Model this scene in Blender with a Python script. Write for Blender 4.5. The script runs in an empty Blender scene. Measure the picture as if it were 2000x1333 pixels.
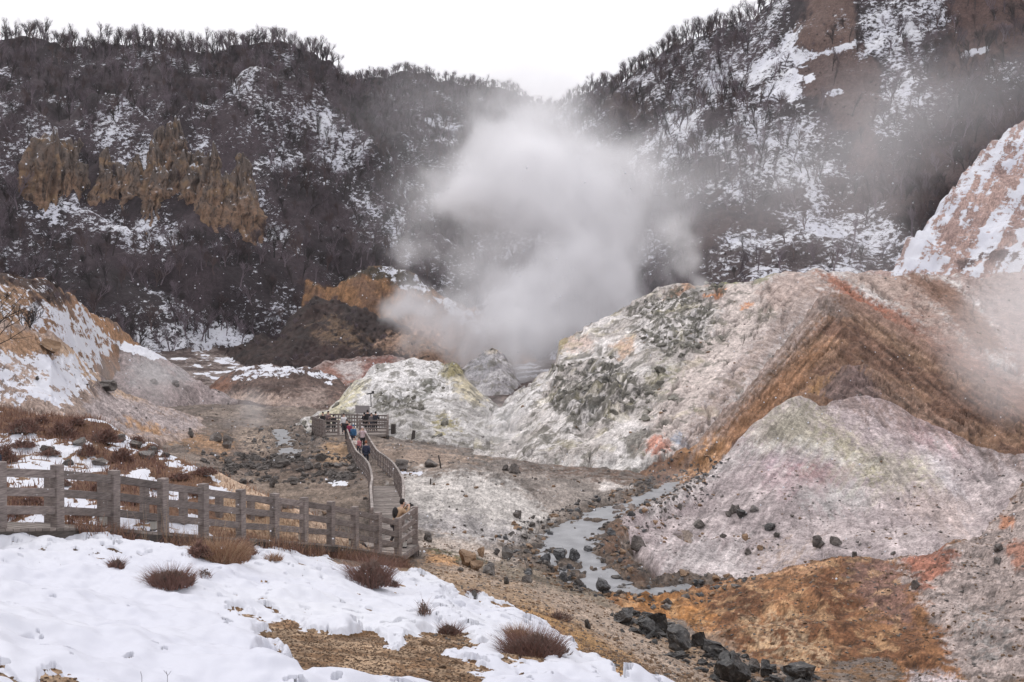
import bpy, math, random
import numpy as np
from math import radians
S = bpy.context.scene
F = 1944.0; HZ = 690.0                     # focal length in photo pixels, horizon row
# ---------------------------------------------------------------- camera, world, sun, exposure
cam = bpy.data.objects.new('camera', bpy.data.cameras.new('camera')); S.collection.objects.link(cam)
cam.data.sensor_width = 36; cam.data.lens = 36*F/2000
cam.data.shift_y = (HZ-666.5)/2000; cam.data.clip_end = 6000; cam.data.clip_start = .1
cam.rotation_euler = (radians(90), 0, 0); S.camera = cam
W = bpy.data.worlds.new('World'); S.world = W; W.use_nodes = True
nt = W.node_tree; nt.nodes.clear()
def wn(t, **k):
    n = nt.nodes.new(t)
    for a, b in k.items(): setattr(n, a, b)
    return n
sky = wn('ShaderNodeTexSky', sky_type='NISHITA', sun_disc=False, sun_elevation=radians(50), sun_rotation=radians(-25), air_density=1, dust_density=4)
mul = wn('ShaderNodeMix', data_type='RGBA', blend_type='MULTIPLY'); mul.inputs[0].default_value = 1
mul.inputs[7].default_value = (.10, .10, .10, 1)
geo = wn('ShaderNodeNewGeometry'); sep = wn('ShaderNodeSeparateXYZ'); ramp = wn('ShaderNodeMapRange')
ramp.inputs[1].default_value = 0; ramp.inputs[2].default_value = -1   # incoming.z < 0 upward
ramp.inputs[3].default_value = 1.42; ramp.inputs[4].default_value = 2.25
tcz = wn('ShaderNodeTexCoord')
nz = wn('ShaderNodeTexNoise'); nz.inputs['Scale'].default_value = 2.2; nz.inputs['Detail'].default_value = 4
nmr = wn('ShaderNodeMapRange'); nmr.inputs[3].default_value = .93; nmr.inputs[4].default_value = 1.05
nt.links.new(tcz.outputs['Generated'], nz.inputs['Vector']); nt.links.new(nz.outputs['Fac'], nmr.inputs[0])
tint = wn('ShaderNodeMix', data_type='RGBA', blend_type='MULTIPLY'); tint.inputs[0].default_value = 1
tint.inputs[6].default_value = (.985, .968, 1.01, 1)
mm = wn('ShaderNodeMath', operation='MULTIPLY')
nt.links.new(geo.outputs['Incoming'], sep.inputs[0]); nt.links.new(sep.outputs[2], ramp.inputs[0])
nt.links.new(ramp.outputs[0], mm.inputs[0]); nt.links.new(nmr.outputs[0], mm.inputs[1]); nt.links.new(mm.outputs[0], tint.inputs[7])
nt.links.new(sky.outputs[0], mul.inputs[6])
mixs = wn('ShaderNodeMix', data_type='RGBA'); mixs.inputs[0].default_value = .93
nt.links.new(mul.outputs[2], mixs.inputs[6]); nt.links.new(tint.outputs[2], mixs.inputs[7])
bg = wn('ShaderNodeBackground'); out = wn('ShaderNodeOutputWorld')
nt.links.new(mixs.outputs[2], bg.inputs[0]); nt.links.new(bg.outputs[0], out.inputs[0])
sl = bpy.data.lights.new('sun', 'SUN'); sl.energy = 1.5; sl.angle = radians(25); sl.color = (1, .97, .93)
so = bpy.data.objects.new('sun', sl); S.collection.objects.link(so)
so.rotation_euler = (radians(40), 0, radians(-155))     # high light from behind-left of the hills
S.view_settings.view_transform = 'Standard'; S.view_settings.look = 'None'; S.view_settings.exposure = -.5; S.view_settings.gamma = 1
cy = S.cycles
cy.use_denoising = True; cy.denoising_prefilter = 'ACCURATE'; cy.volume_bounces = 6; cy.max_bounces = 8; cy.diffuse_bounces = 3
cy.volume_step_rate = 2.5; cy.volume_max_steps = 256

# ---------------------------------------------------------------- helpers
rng = np.random.RandomState(7); random.seed(7)
f32 = np.float32
def PT(px, py, D): return ((px-1000)/F*D, D, (HZ-py)/F*D)
def c(r, g, b, k=1.03, sat=.86):
    v = [(((q/255+.055)/1.055)**2.4 if q > 10 else q/255/12.92)/k for q in (r, g, b)]; l = v[0]*.3+v[1]*.55+v[2]*.15
    return tuple(l+(q-l)*sat for q in v)
_p = rng.permutation(256).astype(np.int32); _p = np.concatenate([_p, _p, _p])
_a = rng.rand(256)*2*np.pi; _gx = np.cos(_a).astype(f32); _gy = np.sin(_a).astype(f32)
def pn(x, y, s=0):
    x = x.astype(f32)+f32(s*17.3+1000.5); y = y.astype(f32)+f32(s*9.1+1000.5)
    xi = np.floor(x).astype(np.int32); yi = np.floor(y).astype(np.int32)
    fx = x-xi; fy = y-yi; xi &= 255; yi &= 255
    u = fx*fx*(3-2*fx); v = fy*fy*(3-2*fy)
    a = _p[xi]+yi; b = _p[xi+1]+yi
    def g(h, dx, dy): k = _p[h]; return _gx[k]*dx+_gy[k]*dy
    n0 = g(a, fx, fy); n1 = g(b, fx-1, fy); n2 = g(a+1, fx, fy-1); n3 = g(b+1, fx-1, fy-1)
    r = n0+(n1-n0)*u
    return (r+((n2+(n3-n2)*u)-r)*v)*f32(1.5)
def fbm(x, y, sc, o=4, s=0, rough=.55):
    t = 0; a = 1.0; k = 1/sc
    for i in range(o):
        t = t+pn(x*k, y*k, s+i*3)*f32(a); a *= rough; k *= 2.03
    return t
def ridged(x, y, sc, o=3, s=0):
    t = 0; a = 1.0; k = 1/sc
    for i in range(o):
        t = t+(.5-np.abs(pn(x*k, y*k, s+i*3)))*f32(a); a *= .5; k *= 2.1
    return t
def ss(a, b, x):
    t = np.clip((x-a)/(b-a), 0, 1); return t*t*(3-2*t)

def tag(o, label=None, cat=None, group=None, kind=None):
    if label: o['label'] = label
    if cat: o['category'] = cat
    if group: o['group'] = group
    if kind: o['kind'] = kind
    return o
def empty(name, loc=(0, 0, 0), rz=0):
    o = bpy.data.objects.new(name, None); S.collection.objects.link(o); o.location = loc; o.rotation_euler[2] = rz; return o
def link(name, me, mat=None, parent=None):
    if mat is not None and not me.materials: me.materials.append(mat)
    o = bpy.data.objects.new(name, me); S.collection.objects.link(o)
    if parent is not None: o.parent = parent
    return o
def mesh_np(name, V, Q, smooth=True):
    me = bpy.data.meshes.new(name); n = len(Q); k = Q.shape[1]
    me.vertices.add(len(V)); me.vertices.foreach_set('co', np.ascontiguousarray(V, f32).ravel())
    me.loops.add(n*k); me.loops.foreach_set('vertex_index', np.ascontiguousarray(Q, np.int32).ravel())
    me.polygons.add(n); me.polygons.foreach_set('loop_start', np.arange(0, n*k, k, dtype=np.int32))
    me.polygons.foreach_set('loop_total', np.full(n, k, np.int32))
    if smooth: me.polygons.foreach_set('use_smooth', np.ones(n, bool))
    me.update(calc_edges=True); return me

# ---------------------------------------------------------------- materials
class NT:
    def __init__(s, name):
        s.m = bpy.data.materials.new(name); s.m.use_nodes = True; s.t = s.m.node_tree; s.t.nodes.clear()
    def n(s, t, ins=None, **k):
        n = s.t.nodes.new(t)
        for a, b in k.items(): setattr(n, a, b)
        for a, b in (ins or {}).items():
            if isinstance(b, bpy.types.NodeSocket): s.t.links.new(b, n.inputs[a])
            else: n.inputs[a].default_value = b
        return n
    def math(s, op, a, b=0.0, clamp=False): return s.n('ShaderNodeMath', {0: a, 1: b}, operation=op, use_clamp=clamp).outputs[0]
    def mr(s, v, a, b, c_=0.0, d=1.0, sm=False): return s.n('ShaderNodeMapRange', {0: v, 1: a, 2: b, 3: c_, 4: d}, interpolation_type='SMOOTHSTEP' if sm else 'LINEAR').outputs[0]
    def mix(s, fac, a, b, bt='MIX'): return s.n('ShaderNodeMix', {0: fac, 6: a, 7: b}, data_type='RGBA', blend_type=bt).outputs[2]
    def noise(s, v, sc, det=4, ro=.55, dist=0.0): return s.n('ShaderNodeTexNoise', {'Vector': v, 'Scale': sc, 'Detail': float(det), 'Roughness': ro, 'Distortion': dist}).outputs['Fac']
    def mapv(s, v, sc): return s.n('ShaderNodeMapping', {'Vector': v, 'Scale': sc}).outputs[0]
    def pos(s): return s.n('ShaderNodeNewGeometry').outputs['Position']
    def obj(s): return s.n('ShaderNodeTexCoord').outputs['Object']
    def bump(s, h, st, d): return s.n('ShaderNodeBump', {'Height': h, 'Strength': st, 'Distance': d}).outputs[0]
    def out(s, col, rough=.9, nrm=None, **kw):
        ins = {'Base Color': col, 'Roughness': rough}
        if nrm is not None: ins['Normal'] = nrm
        ins.update(kw)
        b = s.n('ShaderNodeBsdfPrincipled', ins); s.n('ShaderNodeOutputMaterial', {'Surface': b.outputs[0]}); return s.m
def C4(t): return (t[0], t[1], t[2], 1)

def terrain_mat():
    N = NT('terrain'); p = N.pos()
    col = N.n('ShaderNodeAttribute', attribute_name='Col').outputs['Color']
    aux = N.n('ShaderNodeAttribute', attribute_name='aux').outputs['Color']
    sp = N.n('ShaderNodeSeparateColor', {0: aux}).outputs    # r snow amount, g grain size (m), b pebbliness
    n1 = N.noise(p, .9, 9, .68)
    n2 = N.noise(p, 11.0, 4, .7); n4 = N.noise(p, 3.1, 5, .7)
    # value jitter
    v = N.mr(n1, .25, .75, .62, 1.38); v2 = N.math('MULTIPLY', N.mr(n2, .32, .68, .60, 1.42), N.mr(n4, .3, .7, .62, 1.36))
    vv = N.math('MULTIPLY', v, v2)
    vf = N.n('ShaderNodeMix', {0: sp[2], 2: 1.0, 3: vv}, data_type='FLOAT').outputs[0]
    cc = N.mix(1.0, col, N.n('ShaderNodeCombineColor', {0: vf, 1: vf, 2: vf}).outputs[0], 'MULTIPLY')
    # stones speckle
    vo = N.n('ShaderNodeTexVoronoi', {'Vector': p, 'Scale': 5.5, 'Randomness': 1.0})
    sd = N.mr(vo.outputs['Distance'], .16, .28, 1, 0)
    rc = N.n('ShaderNodeSeparateColor', {0: vo.outputs['Color']}).outputs
    pick = N.math('GREATER_THAN', rc[0], .72); sd = N.math('MULTIPLY', N.math('MULTIPLY', sd, pick), sp[2])
    stv = N.mr(rc[1], 0, 1, .3, 1.5)
    st = N.mix(1.0, col, N.n('ShaderNodeCombineColor', {0: stv, 1: stv, 2: stv}).outputs[0], 'MULTIPLY')
    cc = N.mix(N.math('MULTIPLY', sd, .8), cc, st)
    # snow broken by dark scrub, patches run along the contour
    q = N.mapv(p, (1, .6, 1.35))
    n3 = N.noise(q, .85, 8, .8, .5)
    th = N.mr(n3, .32, .68, 0, 1)
    s0 = N.math('SUBTRACT', N.math('MULTIPLY', sp[0], 1.15), N.math('ADD', th, .05))
    sn = N.mr(s0, -.03, .04, 0, 1, True)
    big = N.noise(p, .12, 3, .5)
    snc = N.mix(N.mr(big, .35, .7), C4((.54, .55, .61)), C4((.60, .61, .645)))
    cf = N.mix(sn, cc, snc)
    h = N.math('ADD', N.math('MULTIPLY', n1, .5), N.math('MULTIPLY', n2, .12))
    h = N.math('ADD', N.math('ADD', h, N.math('MULTIPLY', n4, .25)), N.math('MULTIPLY', sd, .05))
    hs = N.n('ShaderNodeMix', {0: sn, 2: h, 3: N.math('ADD', N.math('MULTIPLY', n1, .10), .35)}, data_type='FLOAT').outputs[0]
    b = N.bump(hs, .9, sp[1])
    return N.out(cf, N.n('ShaderNodeMix', {0: sn, 2: .95, 3: .6}, data_type='FLOAT').outputs[0], b, **{'Specular IOR Level': .25})
MT = terrain_mat()

# ================================================================ TERRAIN
STEP = 2.0
PXC = np.concatenate([np.linspace(-1300, -160, 60), np.arange(-140, 2141, STEP), np.linspace(2160, 3300, 60)])
DR = np.concatenate([np.exp(np.arange(np.log(2.2), np.log(60), .0029)), np.exp(np.arange(np.log(60), np.log(640), .0021))])
NR, NC = len(DR), len(PXC)
X = ((PXC-1000)/F)[None, :]*DR[:, None]; Y = np.repeat(DR[:, None], NC, 1)
X = X.astype(f32); Y = Y.astype(f32)
LD = np.log(DR)
# --- creek (centre px, py, z, half width m)
CRK = np.array([(1345, 930, -7.85, .2), (1325, 938, -7.9, .35), (1290, 960, -8.0, .5), (1230, 985, -8.1, .75), (1160, 1015, -8.3, 1.0), (1110, 1050, -8.5, 1.25),
                (1100, 1085, -8.6, 1.3), (1140, 1125, -8.75, 1.1), (1190, 1148, -8.85, 1.0), (1250, 1155, -8.9, .6), (1300, 1151, -8.92, .15), (1360, 1146, -8.94, .1)])
CRK[:, 3] *= .72
crD = CRK[:, 2]*F/(HZ-CRK[:, 1]); crX = (CRK[:, 0]-1000)/F*crD
CR2 = np.array([(548, 838, -7.1, .8), (555, 860, -7.2, .9), (560, 885, -7.35, .9), (590, 905, -7.5, .5)])
CR2[:, 3] *= .5
c2D = CR2[:, 2]*F/(HZ-CR2[:, 1]); c2X = (CR2[:, 0]-1000)/F*c2D
# --- base ground: thin plate spline through measured points
BP = [(0,1333,7),(500,1333,8.5),(1000,1333,11),(1270,1333,13.8),(1340,1333,17.5),(700,1250,13),(300,1250,10.5),(300,1150,15),(700,1150,23),(500,1100,22),(500,1150,17),(0,1150,13),
 (0,1062,19.3),(113,1050,20.4),(320,1068,23),(540,1087,26),(700,1098,30),(-300,1055,18),(830,1120,33),(900,1150,29.5),(1000,1200,24.5),(1150,1270,19),(1100,1180,31),(1000,1130,34),
 (900,1090,37),(850,1060,39),(1200,1165,36),(1220,1200,33),(1320,1262,29),(1430,1312,26),(1570,1333,24.5),(1800,1400,22),(1200,1250,25.5),(1290,1300,22),
 (850,1020,45),(780,1060,41),(900,1050,43.5),(1000,1050,45),(1000,1000,49),(900,960,52),(1000,932,56),(850,930,57),(1080,942,59.5),(1150,985,54),(1050,1010,51),(1200,950,60),(1250,932,64),
 (1000,905,68),(1100,915,70),(850,898,68),(760,925,60),(760,870,76),(650,862,80),(600,900,68),(600,950,56),(680,1000,46),(640,1020,42),(500,930,62),(450,880,74),(400,850,86),(330,840,90),
 (500,840,95),(560,800,115),(450,790,120),(400,810,105),(340,770,125),(400,760,140),(420,740,150),(480,700,190),(700,882,76),(900,880,79),(1000,870,90),(1000,800,120),(1000,740,160),(1000,690,230),
 (700,690,220),(300,690,185),(1300,700,150),(1600,700,150),(2000,700,150),(0,640,150),(-300,600,150),(0,930,60),(-300,930,60),(250,860,70),(1400,960,62),(1700,1000,56),(2000,1000,56),
 (200,1020,32),(400,1040,34),(550,1060,36),(-200,1000,32),(1600,1130,38),(1900,1120,38),(2200,1100,38),(1350,1160,38),(0,560,300),(1000,600,320),(2000,560,300),(2300,1330,22)]
BP = np.array(BP, float)
bx, by, bz = BP[:, 0]/500, np.log(BP[:, 2])*2.2, (HZ-BP[:, 1])/F*BP[:, 2]
def tk(r2): return .5*r2*np.log(r2+1e-9)
K = tk((bx[:, None]-bx)**2+(by[:, None]-by)**2)+np.eye(len(bx))*.004
P1 = np.c_[np.ones(len(bx)), bx, by]
Am = np.block([[K, P1], [P1.T, np.zeros((3, 3))]]); w = np.linalg.solve(Am, np.r_[bz, 0, 0, 0])
gp = np.linspace(-1300, 3300, 150); gl = np.linspace(LD[0], LD[-1]+.01, 150)
GX, GL = np.meshgrid(np.clip(gp, -500, 2500)/500, gl*2.2)
G = w[-3]+w[-2]*GX+w[-1]*GL
for i in range(len(bx)): G += w[i]*tk((GX-bx[i])**2+(GL-by[i])**2)
def bil(G, u, v):
    i = np.clip(u.astype(int), 0, G.shape[1]-2); j = np.clip(v.astype(int), 0, G.shape[0]-2); a = u-i; b = v-j
    return (G[j][:, i]*(1-a)+G[j][:, i+1]*a)*(1-b)[:, None]+(G[j+1][:, i]*(1-a)+G[j+1][:, i+1]*a)*b[:, None]
Z = bil(G, (PXC-gp[0])/(gp[1]-gp[0]), (LD-gl[0])/(gl[1]-gl[0])).astype(f32)
Z -= (3.5*ss(1345, 1430, PXC)[None, :]*ss(39.5, 43, DR)[:, None]*ss(70, 60, DR)[:, None]).astype(f32)
BASE = Z.copy()
ID = np.zeros((NR, NC), np.int16)
# --- hills: each is lofted from foot line to crest line (px, py, depth in m), then falls away behind
LAY = [
 # id, rows foot..crest, back slope, noise amp, noise scale, rounding cells
 dict(n='bank', rows=[[(-400,1066,18.6),(0,1066,20.2),(113,1056,21.2),(320,1070,23.6),(540,1090,27),(700,1096,31),(760,1105,34)],
   [(-400,1000,24),(0,1000,25),(200,1000,26),(400,1012,27.5),(540,1040,29),(700,1070,32),(765,1095,34.8)],
   [(-400,770,46),(0,790,45),(100,802,43.5),(180,815,42),(290,862,38.5),(350,890,36),(440,928,33.5),(528,968,32),(600,1000,32.6),(680,1045,34),(770,1092,35.5)]], bs=.75, amp=.16, sc=2.2, rd=15),
 dict(n='orange', rows=[[(1180,1215,33),(1300,1265,29.6),(1430,1320,26.5),(1600,1360,24),(2000,1500,20),(2400,1600,18)],
   [(1200,1185,34.5),(1300,1210,33),(1450,1210,32),(1600,1200,31.5),(1750,1220,30),(2000,1160,30),(2400,1100,30)],
   [(1215,1157,37.2),(1300,1157,37.5),(1400,1143,37.5),(1450,1127,37.5),(1540,1100,37.5),(1600,1089,37.5),(1727,1086,37),(1832,1069,37),(1880,1055,38),(1917,1040,39),(1965,990,42),(2000,940,45),(2100,850,50),(2400,700,60)]], bs=.55, amp=.22, sc=3.0, rd=7),
 dict(n='multi', rows=[[(1205,1010,50.5),(1245,1060,45),(1290,1110,41),(1330,1135,40),(1400,1148,39.5),(1600,1115,40),(1800,1090,40),(2000,1060,42),(2400,1000,50)],
   [(1230,1000,52),(1260,1040,48.5),(1300,1050,48),(1400,1040,48.5),(1560,1020,49),(1700,1020,49),(1850,1010,48),(2000,960,50),(2400,860,60)],
   [(1250,990,54),(1300,965,57.5),(1350,935,59.5),(1420,910,61),(1500,900,62),(1600,900,62.5),(1700,900,62),(1850,900,61),(2000,890,62),(2400,780,70)],
   [(1280,975,57),(1330,942,60),(1400,890,64),(1470,830,67),(1525,790,69),(1565,773,70),(1590,782,71),(1625,772,73),(1658,772,74),(1700,780,74),(1760,795,73),(1820,822,71),(1900,856,69),(2000,895,67),(2400,800,76)]], bs=.3, amp=.5, sc=5.5, rd=4),
 dict(n='ridge2', rows=[[(1330,960,60),(1400,960,62),(1600,940,66),(2000,960,64),(2400,900,70)],
   [(1350,925,64),(1420,880,68),(1500,850,71),(1600,810,74),(1700,810,74.5),(1800,850,73),(2000,920,68),(2400,850,74)],
   [(1375,900,67),(1440,858,71),(1520,800,77),(1590,748,82),(1635,712,86),(1658,700,87),(1685,710,86),(1740,742,84),(1800,775,81),(1880,815,77),(1960,850,74),(2010,878,72),(2400,800,80)]], bs=.2, amp=.4, sc=6, rd=5),
 dict(n='ridge', rows=[[(1320,945,59),(1400,950,60),(1600,950,62),(2000,950,62),(2400,900,70)],
   [(1335,905,64),(1400,850,69),(1500,800,74),(1600,780,78),(1700,790,80),(1850,830,76),(2000,860,72),(2400,800,80)],
   [(1350,880,67),(1400,818,73),(1480,728,83.5),(1530,668,92),(1568,620,99),(1598,584,105),(1622,570,107),(1655,576,107),(1710,604,104),(1790,652,98),(1870,706,92),(1940,760,86),(2000,806,81),(2400,780,84)]], bs=.25, amp=.35, sc=6, rd=5),
 dict(n='bighill', rows=[[(930,884,77),(1000,905,72),(1100,922,69.5),(1200,930,67),(1300,942,63.5),(1360,950,63),(2000,980,63),(2400,900,80)],
   [(945,860,88),(1000,850,86),(1060,830,84),(1120,800,84),(1200,770,84),(1300,740,86),(1400,700,90),(1500,670,95),(1650,650,108),(1800,680,104),(2000,740,96),(2400,650,110)],
   [(955,812,104),(975,795,108),(1010,765,111),(1040,742,113),(1070,722,115),(1086,700,117),(1092,662,119),(1110,652,120),(1160,630,122),(1200,612,124),(1240,585,126),(1290,563,127),(1340,551,128),(1400,549,128),(1440,548,127),(1500,538,127),(1545,526,128),(1600,522,129),(1660,523,130),(1720,530,131),(1800,531,132),(1900,528,140),(2000,526,146),(2400,520,150)]], bs=.5, amp=.7, sc=8, rd=5),
 dict(n='mound', rows=[[(590,838,92),(640,842,90),(700,850,88),(780,862,84),(860,876,80),(950,888,78),(1010,900,76)],
   [(600,828,100),(650,808,104),(700,785,106),(770,770,106),(840,780,104),(900,800,100),(960,850,92),(1000,875,86)],
   [(605,822,106),(650,785,116),(690,745,120),(735,714,125),(770,705,127),(805,699,128),(850,709,127),(868,712,126),(884,704,125),(896,716,124),(925,748,122),(960,775,118),(1000,800,114)]], bs=.4, amp=.55, sc=5, rd=5),
 dict(n='cone', rows=[[(860,770,135),(930,790,133),(1000,790,133),(1040,790,133)],
   [(885,735,146),(925,697,149),(945,680,150),(962,674,150),(980,684,150),(1000,715,148),(1020,755,145),(1035,775,143)]], bs=.7, amp=.7, sc=4.5, rd=3),
 dict(n='brownmound', rows=[[(355,792,122),(420,806,119),(480,800,121),(560,798,119),(640,800,117),(720,790,120)],
   [(375,780,132),(410,757,139),(440,735,142),(470,716,144),(530,710,145),(600,716,145),(650,735,143),(700,760,139),(740,780,134)]], bs=.2, amp=.6, sc=6, rd=6),
 dict(n='pinkmound', rows=[[(590,748,150),(680,768,146),(780,770,146),(880,775,146)],
   [(600,722,162),(640,706,166),(690,697,168),(730,696,169),(765,692,170),(800,702,170),(850,735,166),(880,755,162)]], bs=.2, amp=.5, sc=6, rd=6),
 dict(n='graymound', rows=[[(150,752,99),(200,760,102),(260,764,105),(320,760,110),(390,748,120)],
   [(160,716,110),(180,695,113),(215,672,116),(242,664,118),(275,672,119),(310,690,121),(345,715,123),(385,738,126)]], bs=.5, amp=.4, sc=5, rd=7),
 dict(n='leftslope', rows=[[(-500,900,40),(0,850,47),(100,848,52),(200,858,58),(300,860,68),(390,852,84),(430,838,98)],
   [(-500,700,50),(0,740,56),(100,760,60),(180,790,66),(260,815,74),(330,822,86),(420,832,101)],
   [(-500,480,60),(0,625,62),(55,638,65),(100,650,68),(150,690,76),(200,738,84),(280,780,92),(350,800,98),(425,826,104)]], bs=.35, amp=.35, sc=4, rd=5),
 dict(n='uppleft', rows=[[(-500,760,60),(0,700,68),(100,730,78),(170,756,93),(250,770,108),(330,768,122),(390,756,136)],
   [(-500,340,78),(0,528,86),(60,540,90),(120,562,98),(160,590,104),(200,622,112),(260,662,125),(330,708,139),(385,740,149)]], bs=.3, amp=.6, sc=6, rd=5),
 dict(n='darkhill', rows=[[(500,712,170),(600,708,168),(700,706,168),(800,716,166),(900,745,160),(1000,760,158)],
   [(540,655,195),(580,600,206),(610,578,209),(650,584,208),(700,600,204),(745,618,201),(790,637,198),(830,655,194),(880,690,186),(930,728,176),(990,748,168)]], bs=.25, amp=.8, sc=8, rd=5),
 dict(n='ochrecliff', rows=[[(590,660,212),(700,672,210),(800,690,208),(900,700,205),(1020,715,200)],
   [(600,548,226),(625,558,226),(650,556,227),(680,538,229),(705,527,231),(728,517,233),(760,514,235),(800,530,237),(850,563,237),(900,590,235),(960,618,230),(1000,640,225),(1040,680,215)]], bs=.3, amp=1.0, sc=7, rd=3),
 # hillsides
 dict(n='lefthill', rows=[[(-500,560,120),(0,650,160),(120,660,170),(220,664,178),(300,672,188),(400,690,200),(500,692,205),(600,682,212),(700,670,225),(850,660,240),(950,650,260)],
   [(-500,300,200),(0,420,235),(200,440,245),(400,420,255),(600,440,262),(780,470,275),(900,480,300)],
   [(-500,60,320),(0,78,345),(100,82,345),(200,86,348),(350,86,350),(450,84,352),(540,84,352),(600,98,352),(650,128,350),(700,190,342),(740,260,330),(790,360,312),(830,450,295),(900,560,285)]], bs=.3, amp=5.0, sc=45, rd=5),
 dict(n='spur', rows=[[(280,470,238),(400,480,236),(500,480,236),(600,500,240),(700,530,244),(800,540,250)],
   [(300,300,262),(362,212,278),(430,163,292),(500,142,298),(560,134,302),(610,150,302),(660,190,298),(710,245,290),(750,310,282),(790,380,274),(830,460,265)]], bs=.2, amp=3.5, sc=26, rd=5),
 dict(n='spurb', rows=[[(60,470,215),(200,480,215),(330,480,218)],
   [(60,330,236),(110,240,248),(150,208,254),(215,172,260),(255,184,259),(300,220,254),(340,290,244),(380,380,232)]], bs=.2, amp=2.5, sc=20, rd=5),
 dict(n='spurc', rows=[[(-500,500,190),(-100,480,195),(60,480,205),(140,480,210)],
   [(-500,60,230),(-60,168,248),(0,176,246),(45,195,243),(90,245,236),(125,310,226),(160,400,218)]], bs=.2, amp=2.5, sc=20, rd=5),
 dict(n='midhill', rows=[[(600,600,255),(800,640,245),(950,640,240),(1100,640,240),(1200,620,240)],
   [(600,350,330),(800,330,345),(950,340,350),(1100,380,340),(1200,420,320)],
   [(560,190,470),(650,150,474),(740,146,478),(830,138,480),(900,156,478),(960,180,474),(1010,200,470),(1060,214,466),(1120,230,455),(1200,330,430)]], bs=.3, amp=6.0, sc=40, rd=5),
 dict(n='righthill', rows=[[(930,670,225),(1050,650,215),(1200,620,195),(1350,590,180),(1450,570,174),(1600,552,170),(2000,548,168),(2500,548,165)],
   [(1000,420,300),(1100,380,290),(1250,330,270),(1450,330,240),(1700,330,228),(2000,330,215),(2500,200,215)],
   [(1010,270,380),(1050,228,385),(1100,198,382),(1150,176,372),(1200,150,365),(1250,128,358),(1300,98,350),(1350,78,343),(1400,58,338),(1450,36,333),(1500,8,328),(1560,-40,322),(1700,-130,315),(2000,-250,300),(2500,-420,290)]], bs=.3, amp=5.0, sc=40, rd=5),
 dict(n='pinkslope', rows=[[(1700,560,164),(1850,560,160),(2000,560,158),(2500,560,158)],
   [(1745,528,172),(1765,490,178),(1800,440,184),(1845,385,190),(1880,340,195),(1920,300,200),(1960,262,205),(2010,225,208),(2200,100,225),(2500,-50,240)]], bs=.25, amp=1.6, sc=12, rd=4),
]
NOISE = {}
for li, L in enumerate(LAY, 1):
    L['id'] = li; rows = [np.array(r, float) for r in L['rows']]
    lo = min(r[0, 0] for r in rows); hi = max(r[-1, 0] for r in rows)
    cm = PXC
    Ds, Zs = [], []
    for r in rows:
        D = np.interp(cm, r[:, 0], r[:, 2]); y = np.interp(cm, r[:, 0], r[:, 1]); Ds.append(D); Zs.append((HZ-y)/F*D)
    for i in range(1, len(Ds)): Ds[i] = np.maximum(Ds[i], Ds[i-1]+.4)
    off = np.maximum(lo-cm, 0)+np.maximum(cm-hi, 0)
    drop = off/F*Ds[-1]*.6
    js = np.where(drop < 60)[0]
    far = 900
    H = np.full((NR, NC), -1e3, f32)
    for j in js:
        d = [Ds[0][j]-80, Ds[0][j]-6]+[q[j] for q in Ds]+[far]
        z = [Zs[0][j]-160-drop[j], Zs[0][j]-3.2-drop[j]]+[q[j]-drop[j] for q in Zs]
        z.append(z[-1]-(far-d[-2])*L['bs'])
        H[:, j] = np.interp(DR, d, z)
    k = L['rd']
    if k > 1:      # round the breaks a little
        cs = np.cumsum(np.vstack([np.repeat(H[:1], k//2+1, 0), H, np.repeat(H[-1:], k//2, 0)]), 0, dtype=np.float64)
        H[:, js] = ((cs[k:]-cs[:-k])/k)[:NR, js].astype(f32)
    a, sc = L['amp'], L['sc']
    sel = H > Z-a*1.2
    x, y = X[sel], Y[sel]
    n = fbm(x, y, sc, 5, li*11, .5)*a
    H[sel] += n-a*.15
    win = H > Z; ID[win] = li; Z = np.where(win, H, Z)
LID = {L['n']: L['id'] for L in LAY}
print('terrain', NR, NC)
PY = (HZ-Z*F/Y).astype(f32); PX = np.repeat(PXC[None, :].astype(f32), NR, 0)
# --- relief ---------------------------------------------------------------
near = Y < 230
def isl(*names):
    m = np.zeros(ID.shape, bool)
    for n in names: m |= ID == (0 if n == 'base' else LID[n])
    return m
# gullies and crags on the bare slopes
def relief(names, fn):
    m = isl(*names); x, y = X[m], Y[m]; Z[m] += fn(x, y, PX[m], PY[m])
relief(['bighill'], lambda x, y, p, q: ridged(x, y*.6, 6, 3, 40)*.9-.5+ss(.05, .5, fbm(x, y, 9, 3, 44))*ridged(x, y, 1.6, 3, 46)*.4*ss(1480, 1250, p))
relief(['mound', 'cone'], lambda x, y, p, q: ridged(x, y*.6, 4, 3, 50)*.6-.3+ss(.0, .4, fbm(x, y, 7, 3, 54))*ridged(x, y, 1.4, 3, 56)*.45)
relief(['multi'], lambda x, y, p, q: ridged(x, y*.8, 4.5, 3, 60)*.45-.22)
relief(['ridge', 'ridge2'], lambda x, y, p, q: fbm(x+y*.5, (y-x)*.18, 1.3, 4, 64)*.22+fbm(x, y, 2.2, 5, 65, .6)*.42+ridged(x, y*.4, 5, 3, 69)*.5-.25)
relief(['orange'], lambda x, y, p, q: fbm(x, y*.5, 1.2, 5, 66)*.14)
relief(['leftslope', 'uppleft', 'graymound', 'brownmound', 'pinkmound'], lambda x, y, p, q: ridged(x, y*.6, 3, 4, 70)*.45-.2)
relief(['ochrecliff', 'darkhill'], lambda x, y, p, q: ridged(x, y*.3, 4, 3, 74)*1.6-.8)
relief(['pinkslope'], lambda x, y, p, q: ridged(x+y*.35, y*.3, 5, 3, 76)*1.5-.7)
relief(['lefthill', 'righthill', 'midhill', 'spur', 'spurb', 'spurc'], lambda x, y, p, q: ridged(x, y*.45, 22, 4, 78)*4-2)
m = isl('base', 'bank') & (Y > 28)
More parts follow.
